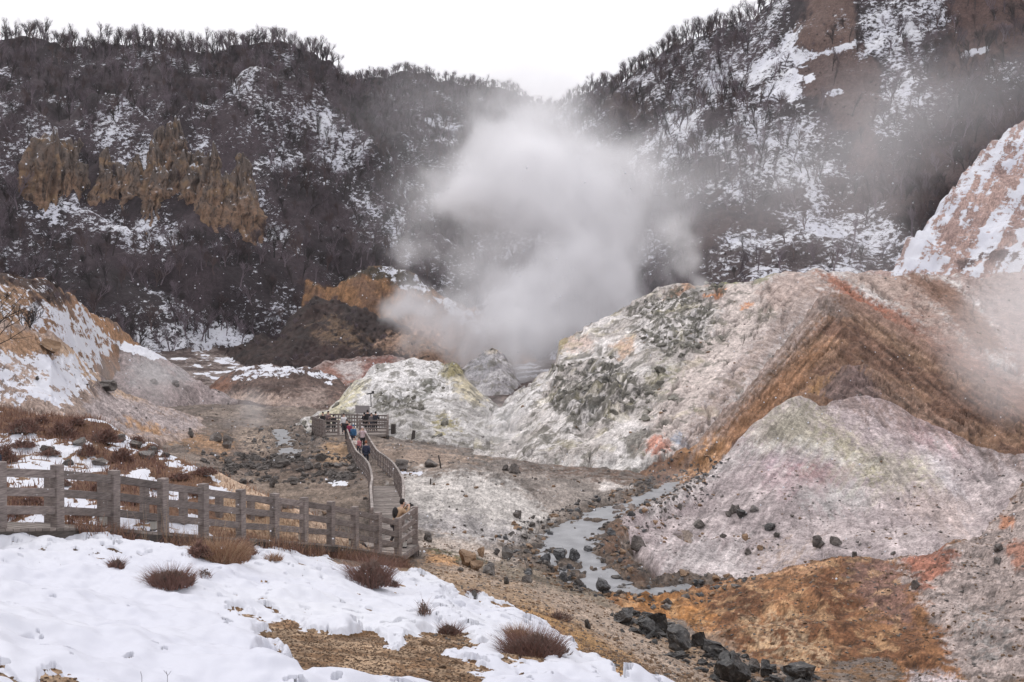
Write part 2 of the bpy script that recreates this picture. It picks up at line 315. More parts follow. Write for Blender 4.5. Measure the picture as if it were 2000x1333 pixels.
Z[m] += (fbm(X[m], Y[m], 3.5, 6, 80, .6)*.22+ridged(X[m], Y[m]*1.0, 9, 3, 84)*.3-.15)*ss(28, 40, Y[m])
# creek beds
def carve(cx, cyy, cz, cw, bank):
    best = np.full(Z.shape, 99., f32); zz = np.zeros(Z.shape, f32)
    sub = (Y > cyy.min()-6) & (Y < cyy.max()+6) & (X > cx.min()-6) & (X < cx.max()+6)
    x, y = X[sub], Y[sub]; b = best[sub]; z_ = zz[sub]
    for i in range(len(cx)-1):
        dx, dy = cx[i+1]-cx[i], cyy[i+1]-cyy[i]; t = np.clip(((x-cx[i])*dx+(y-cyy[i])*dy)/(dx*dx+dy*dy), 0, 1)
        d = np.hypot(x-cx[i]-t*dx, y-cyy[i]-t*dy)-(cw[i]+(cw[i+1]-cw[i])*t)
        zl = cz[i]+(cz[i+1]-cz[i])*t; k = d < b; b[k] = d[k]; z_[k] = zl[k]
    b = b+fbm(x, y, 2.0, 4, 90)*.45
    cap = np.where(b < 0, z_-.10-.10*ss(0, -.6, b), z_-.10+b*bank+.02)
    low = z_-.2+np.minimum(b, 0)*.1
    zs = Z[sub]; zn = np.minimum(zs, cap+np.maximum(b-1.5, 0)*1.5)
    fl_ = np.where(b < 0, z_-.32+ss(.2, .55, fbm(x, y*.7, 1.7, 4, 92))*.36, z_-.13+b*.30+fbm(x, y, .7, 3, 91)*.14-np.maximum(b-1.3, 0)*1.3)
    zn = np.where(b < 0, fl_, np.maximum(zn, fl_))
    zn = zn+fbm(x, y, .5, 3, 93)*.10*ss(2.5, 0, b)+fbm(x, y, .22, 2, 95)*.05*ss(2.0, 0, b)
    Z[sub] = np.where(b < 5, zn, zs)
    best[sub] = b
    return best
bc1 = carve(crX, crD, CRK[:, 2], CRK[:, 3], .22)
bc2 = carve(c2X, c2D, CR2[:, 2], CR2[:, 3], .12)
PY = (HZ-Z*F/Y).astype(f32)

# ================================================================ SURFACE COLOURS (albedo per vertex)
COL = np.zeros((NR, NC, 3), f32); SN = np.zeros((NR, NC), f32); GR = np.full((NR, NC), .05, f32); PB = np.ones((NR, NC), f32)
def base_col(names, col, col2=None, sc=6, grain=.08, peb=1.0):
    m = isl(*names); t = 0
    if col2 is not None:
        t = ss(-.35, .35, fbm(X[m], Y[m], sc, 5, 101))[:, None]; COL[m] = np.array(c(*col), f32)*(1-t)+np.array(c(*col2), f32)*t
    else: COL[m] = c(*col)
    GR[m] = grain; PB[m] = peb
def sdpoly(x, y, P):
    P = np.array(P, float); d = np.full(x.shape, 1e9, f32); ins = np.zeros(x.shape, bool); n = len(P)
    for i in range(n):
        a, b = P[i], P[(i+1) % n]; e = b-a; wx = x-a[0]; wy = y-a[1]
        t = np.clip((wx*e[0]+wy*e[1])/(e@e+1e-9), 0, 1); d = np.minimum(d, (wx-e[0]*t)**2+(wy-e[1]*t)**2)
        if a[1] != b[1]:
            k = ((a[1] > y) != (b[1] > y)) & (x < (b[0]-a[0])*(y-a[1])/(b[1]-a[1])+a[0]); ins ^= k
    d = np.sqrt(d); return np.where(ins, d, -d)
_pc = [200]; FARP = False
HFN = pn(PX/9, PY/7, 3)*.9+pn(PX/3.6, PY/3.2, 4)*.8
def paint(names, P, col=None, soft=6, warp=12, wsc=None, a=.92, snow=None, grain=None, peb=None, st=None, brk=0):
    """lay a patch of soil colour or snow over one hill; st=(dx,dy,width) streaks it along the fall line"""
    _pc[0] += 7; s = _pc[0] % 900
    if col is not None: soft *= 1.5; warp *= 1.5
    if FARP and snow is not None and soft > 9: soft *= 1.9; warp *= 1.5
    P = np.array(P, float); m_ = warp+soft+4
    m = isl(*names) & (PX > P[:, 0].min()-m_) & (PX < P[:, 0].max()+m_) & (PY > P[:, 1].min()-m_) & (PY < P[:, 1].max()+m_)
    if not m.any(): return
    x, y, p, q, = X[m], Y[m], PX[m], PY[m]
    ws = wsc or max(np.median(y)*.02, .25)
    if st:
        L = math.hypot(st[0], st[1]); u = (p*st[0]+q*st[1])/L; v = (-p*st[1]+q*st[0])/L
        w1 = fbm(u/8, v, st[2], 4, s)*warp; w1 = w1*1.3
        d = sdpoly(p+w1*st[0]/L, q+w1*st[1]/L, P)
    else:
        d = sdpoly(p+fbm(x, y, ws, 5, s, .6)*warp, q+fbm(x, y, ws, 5, s+50, .6)*warp*.8, P)
    k = ss(-soft, soft, d); k = np.clip(k+HFN[m]*k*(1-k)*3.0, 0, 1)*a
    if brk: k = k*ss(-.1, .25, fbm(x, y, ws*.5, 5, s+80, .7)+(1-brk)*.6-.08)
    if col is not None: COL[m] += (np.array(c(*col), f32)-COL[m])*k[:, None]
    if snow is not None: SN[m] += (snow-SN[m])*k
    if grain is not None: GR[m] += (grain-GR[m])*k
    if peb is not None: PB[m] += (peb-PB[m])*k
def streak(names, dx, dy, wd, amp, P=None, tint=(1, 1, 1)):
    amp *= .6
    m = isl(*names)
    if P is not None: Pn = np.array(P, float); m = m & (PX > Pn[:, 0].min()) & (PX < Pn[:, 0].max()) & (PY > Pn[:, 1].min()) & (PY < Pn[:, 1].max())
    if not m.any(): return
    p, q = PX[m], PY[m]; L = math.hypot(dx, dy); u = (p*dx+q*dy)/L; v = (-p*dy+q*dx)/L
    n = fbm(u/9, v, wd, 5, 300, .65)*amp
    if P is not None: n = n*ss(-4, 12, sdpoly(p, q, P))
    COL[m] *= np.clip(1+n[:, None]*np.array(tint, f32), .3, 2)

base_col(['base'], (126, 112, 101), (104, 92, 84), 5, .10)
base_col(['bank'], (142, 116, 90), (120, 92, 66), 2.5, .06)
base_col(['orange'], (142, 99, 62), (110, 72, 44), 2.0, .08)
base_col(['multi'], (176, 163, 161), (156, 143, 142), 3.5, .14)
base_col(['ridge', 'ridge2'], (130, 100, 78), (106, 78, 62), 5, .12, .8)
base_col(['bighill'], (200, 194, 190), (176, 168, 162), 6, .22)
base_col(['mound'], (188, 184, 181), (162, 158, 154), 4, .22)
base_col(['cone'], (172, 168, 168), (140, 136, 138), 4, .25)
base_col(['brownmound'], (98, 80, 72), (82, 66, 60), 5, .2)
base_col(['pinkmound'], (158, 142, 136), (134, 112, 104), 5, .2)
base_col(['graymound'], (146, 132, 130), (132, 120, 118), 4, .15)
base_col(['leftslope'], (160, 140, 128), (140, 120, 108), 3, .12)
base_col(['uppleft'], (138, 104, 78), (110, 88, 74), 4, .18)
base_col(['darkhill'], (60, 46, 42), (46, 36, 34), 6, .5)
base_col(['ochrecliff'], (138, 100, 64), (112, 82, 60), 6, .4)
HF = ['lefthill', 'spur', 'spurb', 'spurc', 'midhill', 'righthill']
base_col(HF, (50, 42, 45), (70, 59, 63), 18, .8)
base_col(['pinkslope'], (172, 144, 134), (156, 130, 122), 9, .5)

# --- near brown slope, snow field
B = ['base']
paint(B, [(300,1100),(830,1100),(1250,1150),(1500,1400),(2300,1400),(2300,2500),(-300,2500),(-300,1050)], (146,120,92), 10, 10, grain=.05)
m = isl('base') & (Y < 27); t = ss(-.2, .3, fbm(X[m], Y[m], .5, 5, 330, .7))[:, None]*.9
COL[m] = COL[m]*(1-t)+np.array(c(112, 82, 52), f32)*t
paint(B, [(850,1085),(1000,1100),(1180,1165),(1300,1260),(1420,1330),(1300,1333),(1150,1230),(1020,1150),(830,1110)], (150,132,116), 14, 14)
paint(B, [(1000,1180),(1080,1200),(1240,1290),(1300,1340),(1240,1340),(1100,1270)], (150,112,62), 8, 10)
paint(B, [(905,1085),(1060,1110),(1180,1150),(1250,1160),(1180,1180),(1000,1130)], (120,108,92), 8, 10)
paint(B, [(840,1064),(900,1078),(960,1100),(900,1098),(840,1085)], (72,72,40), 4, 5)
paint(B, [(836,1078),(900,1092),(890,1104),(830,1100)], (176,132,86), 4, 6)
SNOWP = [(-900,1000),(0,1050),(350,1062),(560,1080),(700,1108),(830,1122),(905,1158),(1010,1190),(1080,1235),(1170,1285),(1290,1340),(1600,1500),(1500,2600),(-900,3600)]
sm = isl('base', 'bank') & (Y < 36) & (PX < 1500); sx, sy, sp_, sq = X[sm], Y[sm], PX[sm], PY[sm]
w1 = fbm(sx, sy, .9, 5, 410, .6)*9; w2 = fbm(sx, sy, .9, 5, 420, .6)*8
d = sdpoly(sp_+w1, sq+w2, SNOWP)
for H_ in ([(510,1222),(560,1212),(600,1238),(650,1245),(720,1232),(745,1262),(775,1275),(800,1248),(850,1240),(900,1262),(870,1285),(905,1300),(930,1320),(960,1345),(600,1345),(580,1305),(540,1250),(500,1235)],
           [(795,1272),(830,1262),(842,1276),(800,1282)], [(850,1226),(905,1232),(925,1262),(880,1262)], [(990,1245),(1050,1238),(1100,1282),(1060,1300),(1000,1262)],
           [(640,1320),(655,1318),(670,1345),(600,1345)], [(-40,1305),(25,1322),(60,1345),(-40,1345)], [(85,1318),(118,1314),(128,1345),(80,1345)], [(505,1268),(530,1262),(538,1275),(508,1278)], [(500,1290),(548,1284),(550,1300),(512,1304)], [(465,1192),(490,1192),(488,1199),(466,1200)],
           [(895,1158),(930,1162),(925,1170),(890,1168)], [(865,1162),(885,1168),(900,1184),(870,1178)], [(1000,1168),(1030,1180),(1020,1190),(990,1180)], [(985,1280),(1018,1285),(1010,1294),(984,1290)], [(1015,1305),(1040,1312),(1030,1322),(1012,1314)],
           [(1120,1255),(1150,1262),(1165,1285),(1130,1280)], [(1190,1300),(1230,1310),(1240,1330),(1200,1322)], [(150,868),(150,869),(151,868)]):
    d = np.minimum(d, -sdpoly(sp_+w1*1.5, sq+w2*1.5, H_))
# little bare specks near the snow's edge
spk = fbm(sx, sy, .35, 4, 440, .6); edge = ss(90, 5, d)
d = np.where((spk-.86+edge*edge*.62 > .12) & (d > 0), -(spk-.25)*6, d)
ks = ss(-1.5, 3, d); SN[sm] = np.maximum(SN[sm], ks*1.4)
PB[sm] *= 1-ks*.5
und = fbm(sx, sy, 1.5, 4, 430, .5)*.2+fbm(sx, sy, .42, 3, 433)*.022
Z[sm] += ss(-2, 9, d)*.075+und*ks
for (hx, hy, hr) in [(66,1209,5),(22,1226,9),(268,1177,5),(53,1266,8),(270,1145,4),(430,1110,5)]:
    i = np.argmin((PX-hx)**2+(PY-hy)**2+(ID != 0)*1e6); ax, ay = X.flat[i], Y.flat[i]; rr = hr/F*ay
    dd = np.hypot(X-ax, (Y-ay)*.45); k = ss(rr*1.5, rr*.5, dd); Z -= k.astype(f32)*.06; SN *= 1-ss(rr, rr*.6, dd)
# snow on the near bank behind the fence
KB = ['bank']
paint(KB, [(-400,760),(180,812),(300,862),(450,925),(530,968),(480,985),(560,1040),(400,1060),(-400,1070)], None, 4, 14, 1.2, 1, snow=1.3, peb=.6)
for q in ([(-300,770),(60,800),(130,830),(60,850),(-300,850)], [(60,800),(180,815),(240,850),(200,868),(80,860)], [(170,880),(290,880),(330,905),(250,925),(190,905)],
          [(300,905),(380,920),(430,950),(350,955),(290,930)], [(0,950),(80,945),(110,980),(40,1010),(-40,990)], [(150,930),(220,925),(280,960),(330,985),(380,1010),(300,1010),(200,985),(130,960)],
          [(380,960),(440,985),(480,1000),(560,1040),(640,1060),(420,1062),(400,1020),(340,985)], [(100,1000),(180,1010),(170,1030),(90,1020)], [(-40,1020),(60,1030),(40,1045),(-40,1045)], [(340,880),(400,905),(450,930),(400,925),(350,900)]):
    paint(KB, q, (104,74,54), 3, 9, .9, 1, snow=0)
paint(KB, [(395,905),(440,920),(540,965),(620,1000),(780,1090),(640,1075),(560,1040),(480,985),(440,955)], (172,146,122), 5, 8, .9, 1, snow=0)
paint(KB, [(430,965),(520,985),(600,1020),(560,1050),(430,1030)], (150,122,94), 7, 10, .9, 1, snow=0)
m = isl('bank'); kk = ss(.12, .4, fbm(X[m], Y[m], .7, 4, 450, .65))*ss(470, 380, PX[m]); SN[m] *= 1-kk*.9
# --- valley floor
paint(B, [(300,835),(620,900),(700,930),(660,990),(560,985),(420,900)], (110,92,80), 14, 16)
paint(B, [(500,880),(560,900),(640,905),(690,940),(640,945),(520,925),(410,915),(420,895)], (66,58,54), 8, 14, brk=.5)
paint(B, [(640,865),(690,870),(700,905),(620,900)], (160,128,94), 8, 10)
paint(B, [(450,850),(500,840),(560,850),(570,890),(500,890)], (150,132,116), 8, 12)
paint(B, [(430,930),(560,930),(700,960),(700,1000),(560,1000)], (124,108,94), 12, 12)
paint(B, [(640,936),(676,938),(682,950),(650,948)], None, 3, 6, snow=1.3)
paint(B, [(768,915),(800,922),(830,923),(820,929),(768,922)], None, 2, 3, snow=1.4)
paint(B, [(760,855),(960,890),(1300,925),(1300,945),(1000,925),(760,905)], (112,104,98), 8, 14)
paint(B, [(740,870),(850,880),(960,900),(860,915),(740,905)], (146,126,110), 8, 12)
paint(B, [(790,925),(930,925),(1000,940),(1050,980),(1100,1020),(1040,1060),(900,1060),(800,1030),(770,960)], (182,176,170), 12, 16)
paint(B, [(800,1035),(900,1055),(1000,1070),(1020,1100),(900,1085),(800,1060)], (172,158,146), 8, 10)
paint(B, [(780,1000),(930,1010),(1040,1050),(1000,1062),(840,1040)], (158,152,150), 10, 14)
paint(B, [(960,918),(1100,925),(1230,960),(1200,1000),(1100,1000),(1010,945)], (142,132,124), 12, 14)
paint(B, [(1165,940),(1225,948),(1235,956),(1180,956)], (190,182,176), 4, 6)
paint(B, [(1180,1000),(1300,950),(1330,960),(1240,1010),(1200,1060),(1260,1130),(1330,1150),(1240,1150),(1170,1080)], (112,82,62), 8, 14)
paint(B, [(1000,905),(1330,920),(1340,940),(1180,935),(1000,920)], (100,80,68), 6, 12, brk=.5)
paint(B, [(300,840),(330,838),(400,850),(460,860),(440,890),(360,870)], (150,116,84), 8, 12)
m = isl('base') & (Y > 34) & (Y < 130); k = ss(.0, .45, fbm(X[m], Y[m]*.35, 2.0, 5, 470, .65))[:, None]*.5; COL[m] *= 1-k*.55
m = isl('base') & (Y >= 118); n_ = fbm(X[m], Y[m]*.6, 5, 5, 475, .65); COL[m] = c(116, 103, 97); COL[m] += (np.array(c(72, 58, 54), f32)-COL[m])*ss(0, .3, n_)[:, None]; SN[m] = ss(.1, .5, -n_)*ss(120, 150, Y[m])*.8
for bc, Ym in ((bc1, 1), (bc2, 2)):     # wet stony creek margins
    k = ss(1.6, .1, bc)[:, :, None]*.85*(isl('base', 'multi')[:, :, None]); n = ss(-.3, .3, fbm(X, Y, .6, 4, 480))[:, :, None]
    COL += ((np.array(c(104,90,78), f32)*(1-n)+np.array(c(74,66,60), f32)*n)-COL)*k
    SN *= 1-ss(2, 1, bc)
# --- orange spur, lower right
O = ['orange']
paint(O, [(1200,1150),(1320,1155),(1400,1200),(1380,1250),(1260,1210)], (162,110,54), 14, 14)
paint(O, [(1440,1210),(1540,1200),(1620,1260),(1640,1340),(1560,1340),(1470,1260)], (168,140,108), 14, 26, brk=.6)
paint(O, [(1560,1120),(1640,1090),(1660,1160),(1700,1300),(1740,1340),(1680,1340),(1640,1220)], (112,72,44), 14, 18)
paint(O, [(1655,1088),(1740,1084),(1790,1180),(1800,1230),(1700,1200),(1660,1130)], (124,92,80), 12, 14)
paint(O, [(1740,1084),(1832,1066),(1900,1040),(2000,930),(2400,600),(2500,1600),(1900,1600),(1880,1340),(1840,1240),(1790,1160)], (158,144,138), 8, 14)
paint(O, [(1764,1088),(1800,1076),(1860,1074),(1874,1085),(1850,1112),(1810,1145),(1795,1150),(1785,1120)], (144,84,58), 8, 12, a=.85)
paint(O, [(1780,1160),(1850,1300),(1880,1340),(1850,1340),(1800,1260)], (126,86,52), 6, 10)
paint(O, [(1960,1060),(2010,1060),(2010,1110),(1980,1110)], (150,104,84), 5, 8)
paint(O, [(1950,1010),(1980,1010),(1975,1032),(1950,1028)], (178,120,86), 4, 6)
paint(O, [(1780,1310),(1880,1320),(1880,1345),(1760,1345)], (172,160,160), 8, 8)
paint(O, [(1880,1180),(1960,1200),(1960,1300),(1900,1300)], (140,134,130), 12, 18, brk=.6)
paint(O, [(1400,1142),(1460,1126),(1560,1098),(1640,1090),(1640,1100),(1540,1120),(1420,1152)], (170,128,92), 5, 7)
paint(O, [(1290,1230),(1400,1240),(1460,1280),(1500,1345),(1430,1345),(1350,1290)], (146,122,102), 10, 12)
m = isl('orange'); n = fbm(X[m], Y[m]*.8, .8, 5, 500, .7); k = ss(.15, .6, n)[:, None]*.45; COL[m] += (np.array(c(196,156,110), f32)-COL[m])*k*(PX[m] < 1760)[:, None]
n = fbm(X[m], Y[m]*.8, .5, 4, 510, .7); COL[m] *= (1-.45*ss(.1, .5, n))[:, None]
# --- multicoloured mound
M_ = ['multi']
paint(M_, [(1490,800),(1560,770),(1610,790),(1630,830),(1700,870),(1800,900),(1800,960),(1700,960),(1600,930),(1480,880),(1460,840)], (162,156,134), 20, 25, a=.44, st=(-.7,1,14))
paint(M_, [(1500,820),(1565,776),(1600,800),(1610,860),(1590,900),(1540,870),(1500,880)], (124,122,98), 18, 19, a=.44, st=(-.7,1,14))
paint(M_, [(1590,800),(1650,830),(1680,870),(1740,920),(1700,930),(1640,890),(1600,870)], (172,166,128), 14, 22, a=.44, brk=.5, st=(.6,1,14))
paint(M_, [(1760,900),(1800,890),(1840,930),(1860,960),(1790,950)], (168,164,132), 16, 22, a=.44, brk=.5, st=(.6,1,14))
paint(M_, [(1610,870),(1700,880),(1760,950),(1700,950),(1640,900)], (120,116,84), 10, 22, a=.44, brk=.9, st=(.6,1,14))
paint(M_, [(1610,770),(1660,715),(1720,740),(1830,800),(1900,840),(1990,900),(1900,900),(1760,870),(1700,870),(1620,830)], (180,162,162), 16, 16, a=.44, st=(.6,1,14))
paint(M_, [(1600,770),(1640,715),(1665,700),(1700,722),(1740,770),(1720,800),(1690,790),(1650,780),(1620,790)], (106,86,84), 12, 14, a=.44, st=(-1,1.2,7))
paint(M_, [(1720,770),(1770,780),(1800,840),(1830,880),(1760,860),(1740,820)], (118,98,90), 12, 16, a=.44, st=(.6,1,14))
paint(M_, [(1690,720),(1800,770),(1900,830),(1985,885),(1900,850),(1790,800),(1700,745)], (150,130,122), 10, 9, a=.44, st=(.6,1,14))
paint(M_, [(1780,790),(1880,840),(1870,870),(1780,850)], (188,150,154), 16, 19, a=.44, st=(.6,1,14))
paint(M_, [(1880,800),(1950,830),(2100,900),(2100,950),(1950,890),(1880,850)], (92,86,76), 16, 19, a=.44, brk=.5, st=(.6,1,14))
paint(M_, [(1470,905),(1500,882),(1560,876),(1600,884),(1640,912),(1570,912),(1500,918)], (128,108,122), 8, 11, a=.44, st=(-.7,1,14))
paint(M_, [(1440,880),(1500,868),(1580,862),(1650,884),(1710,918),(1640,905),(1560,878),(1480,888)], (200,196,192), 10, 12, a=.44, st=(-.7,1,14))
paint(M_, [(1500,912),(1660,918),(1630,930),(1600,960),(1520,965),(1480,935)], (150,118,124), 16, 16, a=.44, st=(-.7,1,14))
paint(M_, [(1540,915),(1620,922),(1640,950),(1600,945)], (152,108,108), 12, 12, a=.44, st=(-.7,1,14))
paint(M_, [(1620,940),(1680,950),(1700,990),(1620,1000),(1560,980)], (166,168,164), 18, 19, a=.44, st=(.6,1,14))
paint(M_, [(1770,960),(1840,950),(1900,1000),(1880,1050),(1800,1020),(1740,980)], (176,156,146), 24, 22, a=.44, st=(.6,1,14))
paint(M_, [(1800,880),(1840,900),(1880,960),(1850,960)], (196,192,196), 12, 14, a=.44, st=(.6,1,14))
paint(M_, [(1280,1070),(1400,1050),(1480,1100),(1400,1140),(1330,1130)], (188,182,180), 20, 25, a=.44, st=(-.7,1,14))
paint(M_, [(1260,990),(1400,900),(1480,850),(1440,900),(1330,980),(1270,1010)], (192,188,184), 14, 14, a=.44, st=(-.7,1,14))
paint(M_, [(1480,1070),(1580,1060),(1600,1100),(1500,1105)], (150,122,92), 16, 25, a=.44, brk=.6, st=(-.7,1,14))
paint(M_, [(1380,960),(1500,960),(1540,1010),(1440,1030)], (142,132,130), 24, 25, a=.44, st=(-.7,1,14))
paint(M_, [(1600,770),(1640,765),(1700,775),(1800,805),(1900,850),(2000,890),(2000,915),(1880,875),(1760,825),(1680,805),(1620,800)], (124,104,96), 14, 20, a=.75, st=(.6,1,14))
streak(M_, -.75, 1, 6, .45, [(1240,1150),(1250,980),(1560,780),(1600,850),(1560,1000),(1450,1140)])
streak(M_, .8, 1, 6, .45, [(1560,790),(1660,700),(2100,880),(2100,1100),(1700,1000)])
# --- brown ridge
R_ = ['ridge']; RR = ['ridge2']
paint(RR, [(1400,900),(1480,830),(1560,775),(1640,710),(1660,740),(1600,790),(1500,850),(1420,905)], (150,112,70), 10, 14, st=(-1,1.15,6))
paint(RR, [(1340,950),(1380,890),(1440,860),(1480,840),(1460,880),(1380,950)], (172,138,108), 10, 12, st=(-1,1.15,6))
paint(RR, [(1600,760),(1640,712),(1660,698),(1700,722),(1760,790),(1720,830),(1600,830)], (102,84,80), 9, 12, st=(-.6,1.2,6))
paint(RR, [(1690,715),(1800,775),(1900,820),(2010,880),(2010,960),(1850,880),(1720,780)], (124,98,82), 9, 12, st=(1,.75,6))
paint(R_, [(1340,900),(1400,830),(1480,745),(1560,650),(1612,590),(1645,600),(1600,640),(1520,740),(1430,830),(1370,910)], (120,92,72), 10, 10, st=(-1,1.15,6))
paint(R_, [(1320,940),(1380,860),(1440,850),(1420,900),(1360,950)], (182,142,106), 10, 14, st=(-1,1.15,6))
paint(R_, [(1420,820),(1560,700),(1620,670),(1560,760),(1460,850),(1400,900)], (140,101,70), 12, 14, st=(-1,1.15,6))
paint(R_, [(1330,880),(1400,830),(1420,870),(1360,925)], (160,116,72), 10, 14, a=.8, st=(-1,1.15,6))
paint(R_, [(1600,585),(1640,590),(1680,612),(1640,625),(1600,610)], (112,96,88), 8, 8)
paint(R_, [(1640,620),(1700,640),(1790,700),(1900,770),(2000,850),(1900,830),(1780,750),(1690,700)], (104,77,62), 10, 12, st=(1,.75,6))
paint(R_, [(1660,600),(1740,640),(1850,720),(1800,720),(1700,650)], (128,100,78), 8, 10, st=(1,.75,6))
paint(R_, [(1350,890),(1400,800),(1480,715),(1560,610),(1600,565),(1640,560),(1632,590),(1600,620),(1540,690),(1460,780),(1400,850)], (146,130,122), 16, 26, st=(-1,1.15,8), a=.85)
paint(R_, [(1640,565),(1720,595),(1850,680),(2000,790),(2000,825),(1850,720),(1720,640),(1650,600)], (140,112,98), 12, 20, st=(1,.75,8), a=.7)
streak(R_, -1, 1.15, 7, 1.0, [(1300,960),(1420,790),(1612,580),(1660,640),(1650,700),(1500,840),(1400,960)], (1,1.05,1.15))
streak(RR, -1, 1.15, 7, .9, [(1340,960),(1420,860),(1655,698),(1660,800),(1500,900)])
streak(RR, 1, .75, 7, .9, [(1655,698),(2050,880),(2050,980),(1680,820)])
streak(R_, 1, .75, 7, 1.0, [(1650,600),(1700,610),(2050,840),(2050,900),(1680,720)], (1,1.05,1.1))
# --- big hill behind
G_ = ['bighill']
paint(G_, [(1390,548),(1440,545),(1560,560),(1600,590),(1540,650),(1470,740),(1350,870),(1260,860),(1290,760),(1400,640)], (186,172,164), 12, 14, st=(-1,1.1,8))
paint(G_, [(1520,530),(1560,522),(1600,540),(1640,590),(1560,620),(1500,600),(1480,560)], (172,152,142), 10, 12)
paint(G_, [(1555,640),(1600,575),(1560,580),(1450,680),(1360,800),(1300,900),(1330,920),(1420,800)], (176,164,160), 8, 10, st=(-1,1.1,6))
paint(G_, [(1590,530),(1640,540),(1720,600),(1800,650),(1790,668),(1720,640),(1650,580)], (152,98,74), 7, 8, st=(1,.8,6))
paint(G_, [(1620,545),(1700,590),(1760,610),(1800,645),(1740,640),(1660,585)], (160,92,62), 6, 7, st=(1,.8,6))
paint(G_, [(1700,528),(1800,530),(1870,560),(1960,650),(1990,700),(1900,690),(1840,600),(1760,570)], (128,94,74), 9, 12, st=(1,.8,7))
paint(G_, [(1640,525),(1740,530),(1800,570),(1850,620),(1900,690),(1830,660),(1760,600),(1660,545)], (168,146,134), 8, 10, st=(1,.8,6))
paint(G_, [(1800,640),(1900,690),(2000,760),(2100,800),(2000,840),(1880,760),(1790,680)], (150,110,92), 10, 12)
paint(G_, [(1820,530),(2300,520),(2300,780),(2000,740),(1940,640),(1880,560)], (158,136,128), 12, 10)
paint(G_, [(1700,600),(1800,600),(1950,700),(2100,740),(2100,880),(1900,790),(1780,700)], (140,108,94), 20, 24, a=.7)
paint(G_, [(1290,585),(1340,548),(1370,546),(1390,556),(1340,566),(1290,590)], (176,134,104), 5, 8)
paint(G_, [(1372,575),(1410,562),(1418,568),(1395,582)], (196,128,76), 3, 4)
paint(G_, [(1445,600),(1468,590),(1464,600),(1448,606)], (196,132,84), 3, 4)
paint(G_, [(1235,600),(1260,575),(1330,562),(1400,548),(1440,550),(1420,570),(1380,580),(1400,610),(1390,660),(1340,700),(1290,690),(1250,660),(1230,640)], (92,90,80), 8, 16, brk=.8, grain=.35)
paint(G_, [(1060,760),(1080,720),(1130,700),(1200,690),(1230,740),(1240,780),(1180,800),(1150,830),(1080,800)], (84,83,76), 8, 16, brk=.8, grain=.35)
paint(G_, [(1130,760),(1230,730),(1290,740),(1260,800),(1200,820),(1140,850),(1110,830)], (96,92,84), 8, 16, brk=.9, grain=.35)
paint(G_, [(1450,610),(1500,595),(1520,620),(1480,635)], (130,122,110), 6, 10, brk=.6)
paint(G_, [(1450,540),(1520,528),(1480,552)], (140,138,112), 4, 8)
paint(G_, [(1395,546),(1440,546),(1430,556),(1390,560)], (138,138,96), 4, 6)
paint(G_, [(1010,850),(1060,830),(1110,850),(1120,880),(1050,880)], (128,122,112), 8, 14, brk=.9)
paint(G_, [(1280,700),(1320,690),(1330,740),(1280,790),(1260,760)], (144,140,122), 8, 12, brk=.9)
paint(G_, [(1235,870),(1270,858),(1300,850),(1310,872),(1270,895),(1240,892)], (192,132,110), 5, 9)
paint(G_, [(1275,905),(1330,890),(1360,905),(1340,930),(1300,925)], (206,168,118), 7, 12, st=(-1,1.1,6))
paint(G_, [(1306,850),(1330,846),(1345,878),(1320,872)], (138,146,160), 4, 7)
paint(G_, [(1200,670),(1240,655),(1240,690),(1205,700)], (188,158,134), 6, 8)
paint(G_, [(1090,660),(1110,648),(1130,650),(1110,680),(1092,690)], (150,136,98), 4, 6)
paint(G_, [(1100,665),(1150,650),(1160,680),(1110,690)], (194,172,160), 6, 8)
paint(G_, [(960,800),(1040,745),(1080,720),(1060,770),(1000,830),(950,850)], (198,194,192), 8, 10)
paint(G_, [(1060,900),(1200,900),(1260,860),(1300,900),(1320,935),(1100,920)], (186,182,178), 10, 14, st=(-1,1.1,6))
paint(G_, [(950,870),(1050,880),(1100,905),(1060,920),(960,895)], (136,130,124), 10, 14, brk=.7)
streak(G_, -1, 1.0, 8, .40, [(930,900),(1080,720),(1250,560),(1560,560),(1560,640),(1340,940),(1100,930)])
m = isl('bighill'); n = fbm(X[m], Y[m], 2.2, 6, 520, .72)*ss(1560, 1380, PX[m]); k = ss(.22, .5, n)[:, None]*.8; COL[m] += (np.array(c(112,108,98), f32)-COL[m])*k
k = ss(.32, .6, fbm(X[m], Y[m], 3.5, 5, 530, .6)*ss(1500, 1350, PX[m]))[:, None]*.25; COL[m] += (np.array(c(176,166,120), f32)-COL[m])*k
paint(G_, [(1600,565),(1545,640),(1470,730),(1390,820),(1340,900),(1310,900),(1400,760),(1500,640),(1570,570)], (150,128,114), 16, 22, st=(-1,1.1,8), a=.6)
paint(G_, [(1600,540),(1700,590),(1830,680),(2000,790),(2000,850),(1850,740),(1700,650),(1620,600)], (134,104,88), 18, 24, st=(1,.75,8), a=.6)
def rills(names, dx, dy, wd, amp, P, dark=.4):
    """erosion gullies cut down the fall line: darker threads that are really lower"""
    Pn = np.array(P, float); m = isl(*names) & (PX > Pn[:, 0].min()) & (PX < Pn[:, 0].max()) & (PY > Pn[:, 1].min()) & (PY < Pn[:, 1].max())
    if not m.any(): return
    p, q = PX[m], PY[m]; L = math.hypot(dx, dy); u = (p*dx+q*dy)/L; v = (-p*dy+q*dx)/L; v = v+fbm(p, q, wd*2, 4, 310, .6)*wd*.55
    n = fbm(u/5, v, wd, 3, 320, .5)-.06; g = ss(.14, .0, np.abs(n))*ss(-.25, .25, fbm(p, q, wd*3, 3, 325))*ss(-4, 20, sdpoly(p, q, P))
    COL[m] *= (1-dark*g)[:, None]; Z[m] -= g*amp; COL[m] *= (1+.12*np.clip(fbm(u/3, v, wd*2.2, 3, 330), -1, 1))[:, None]
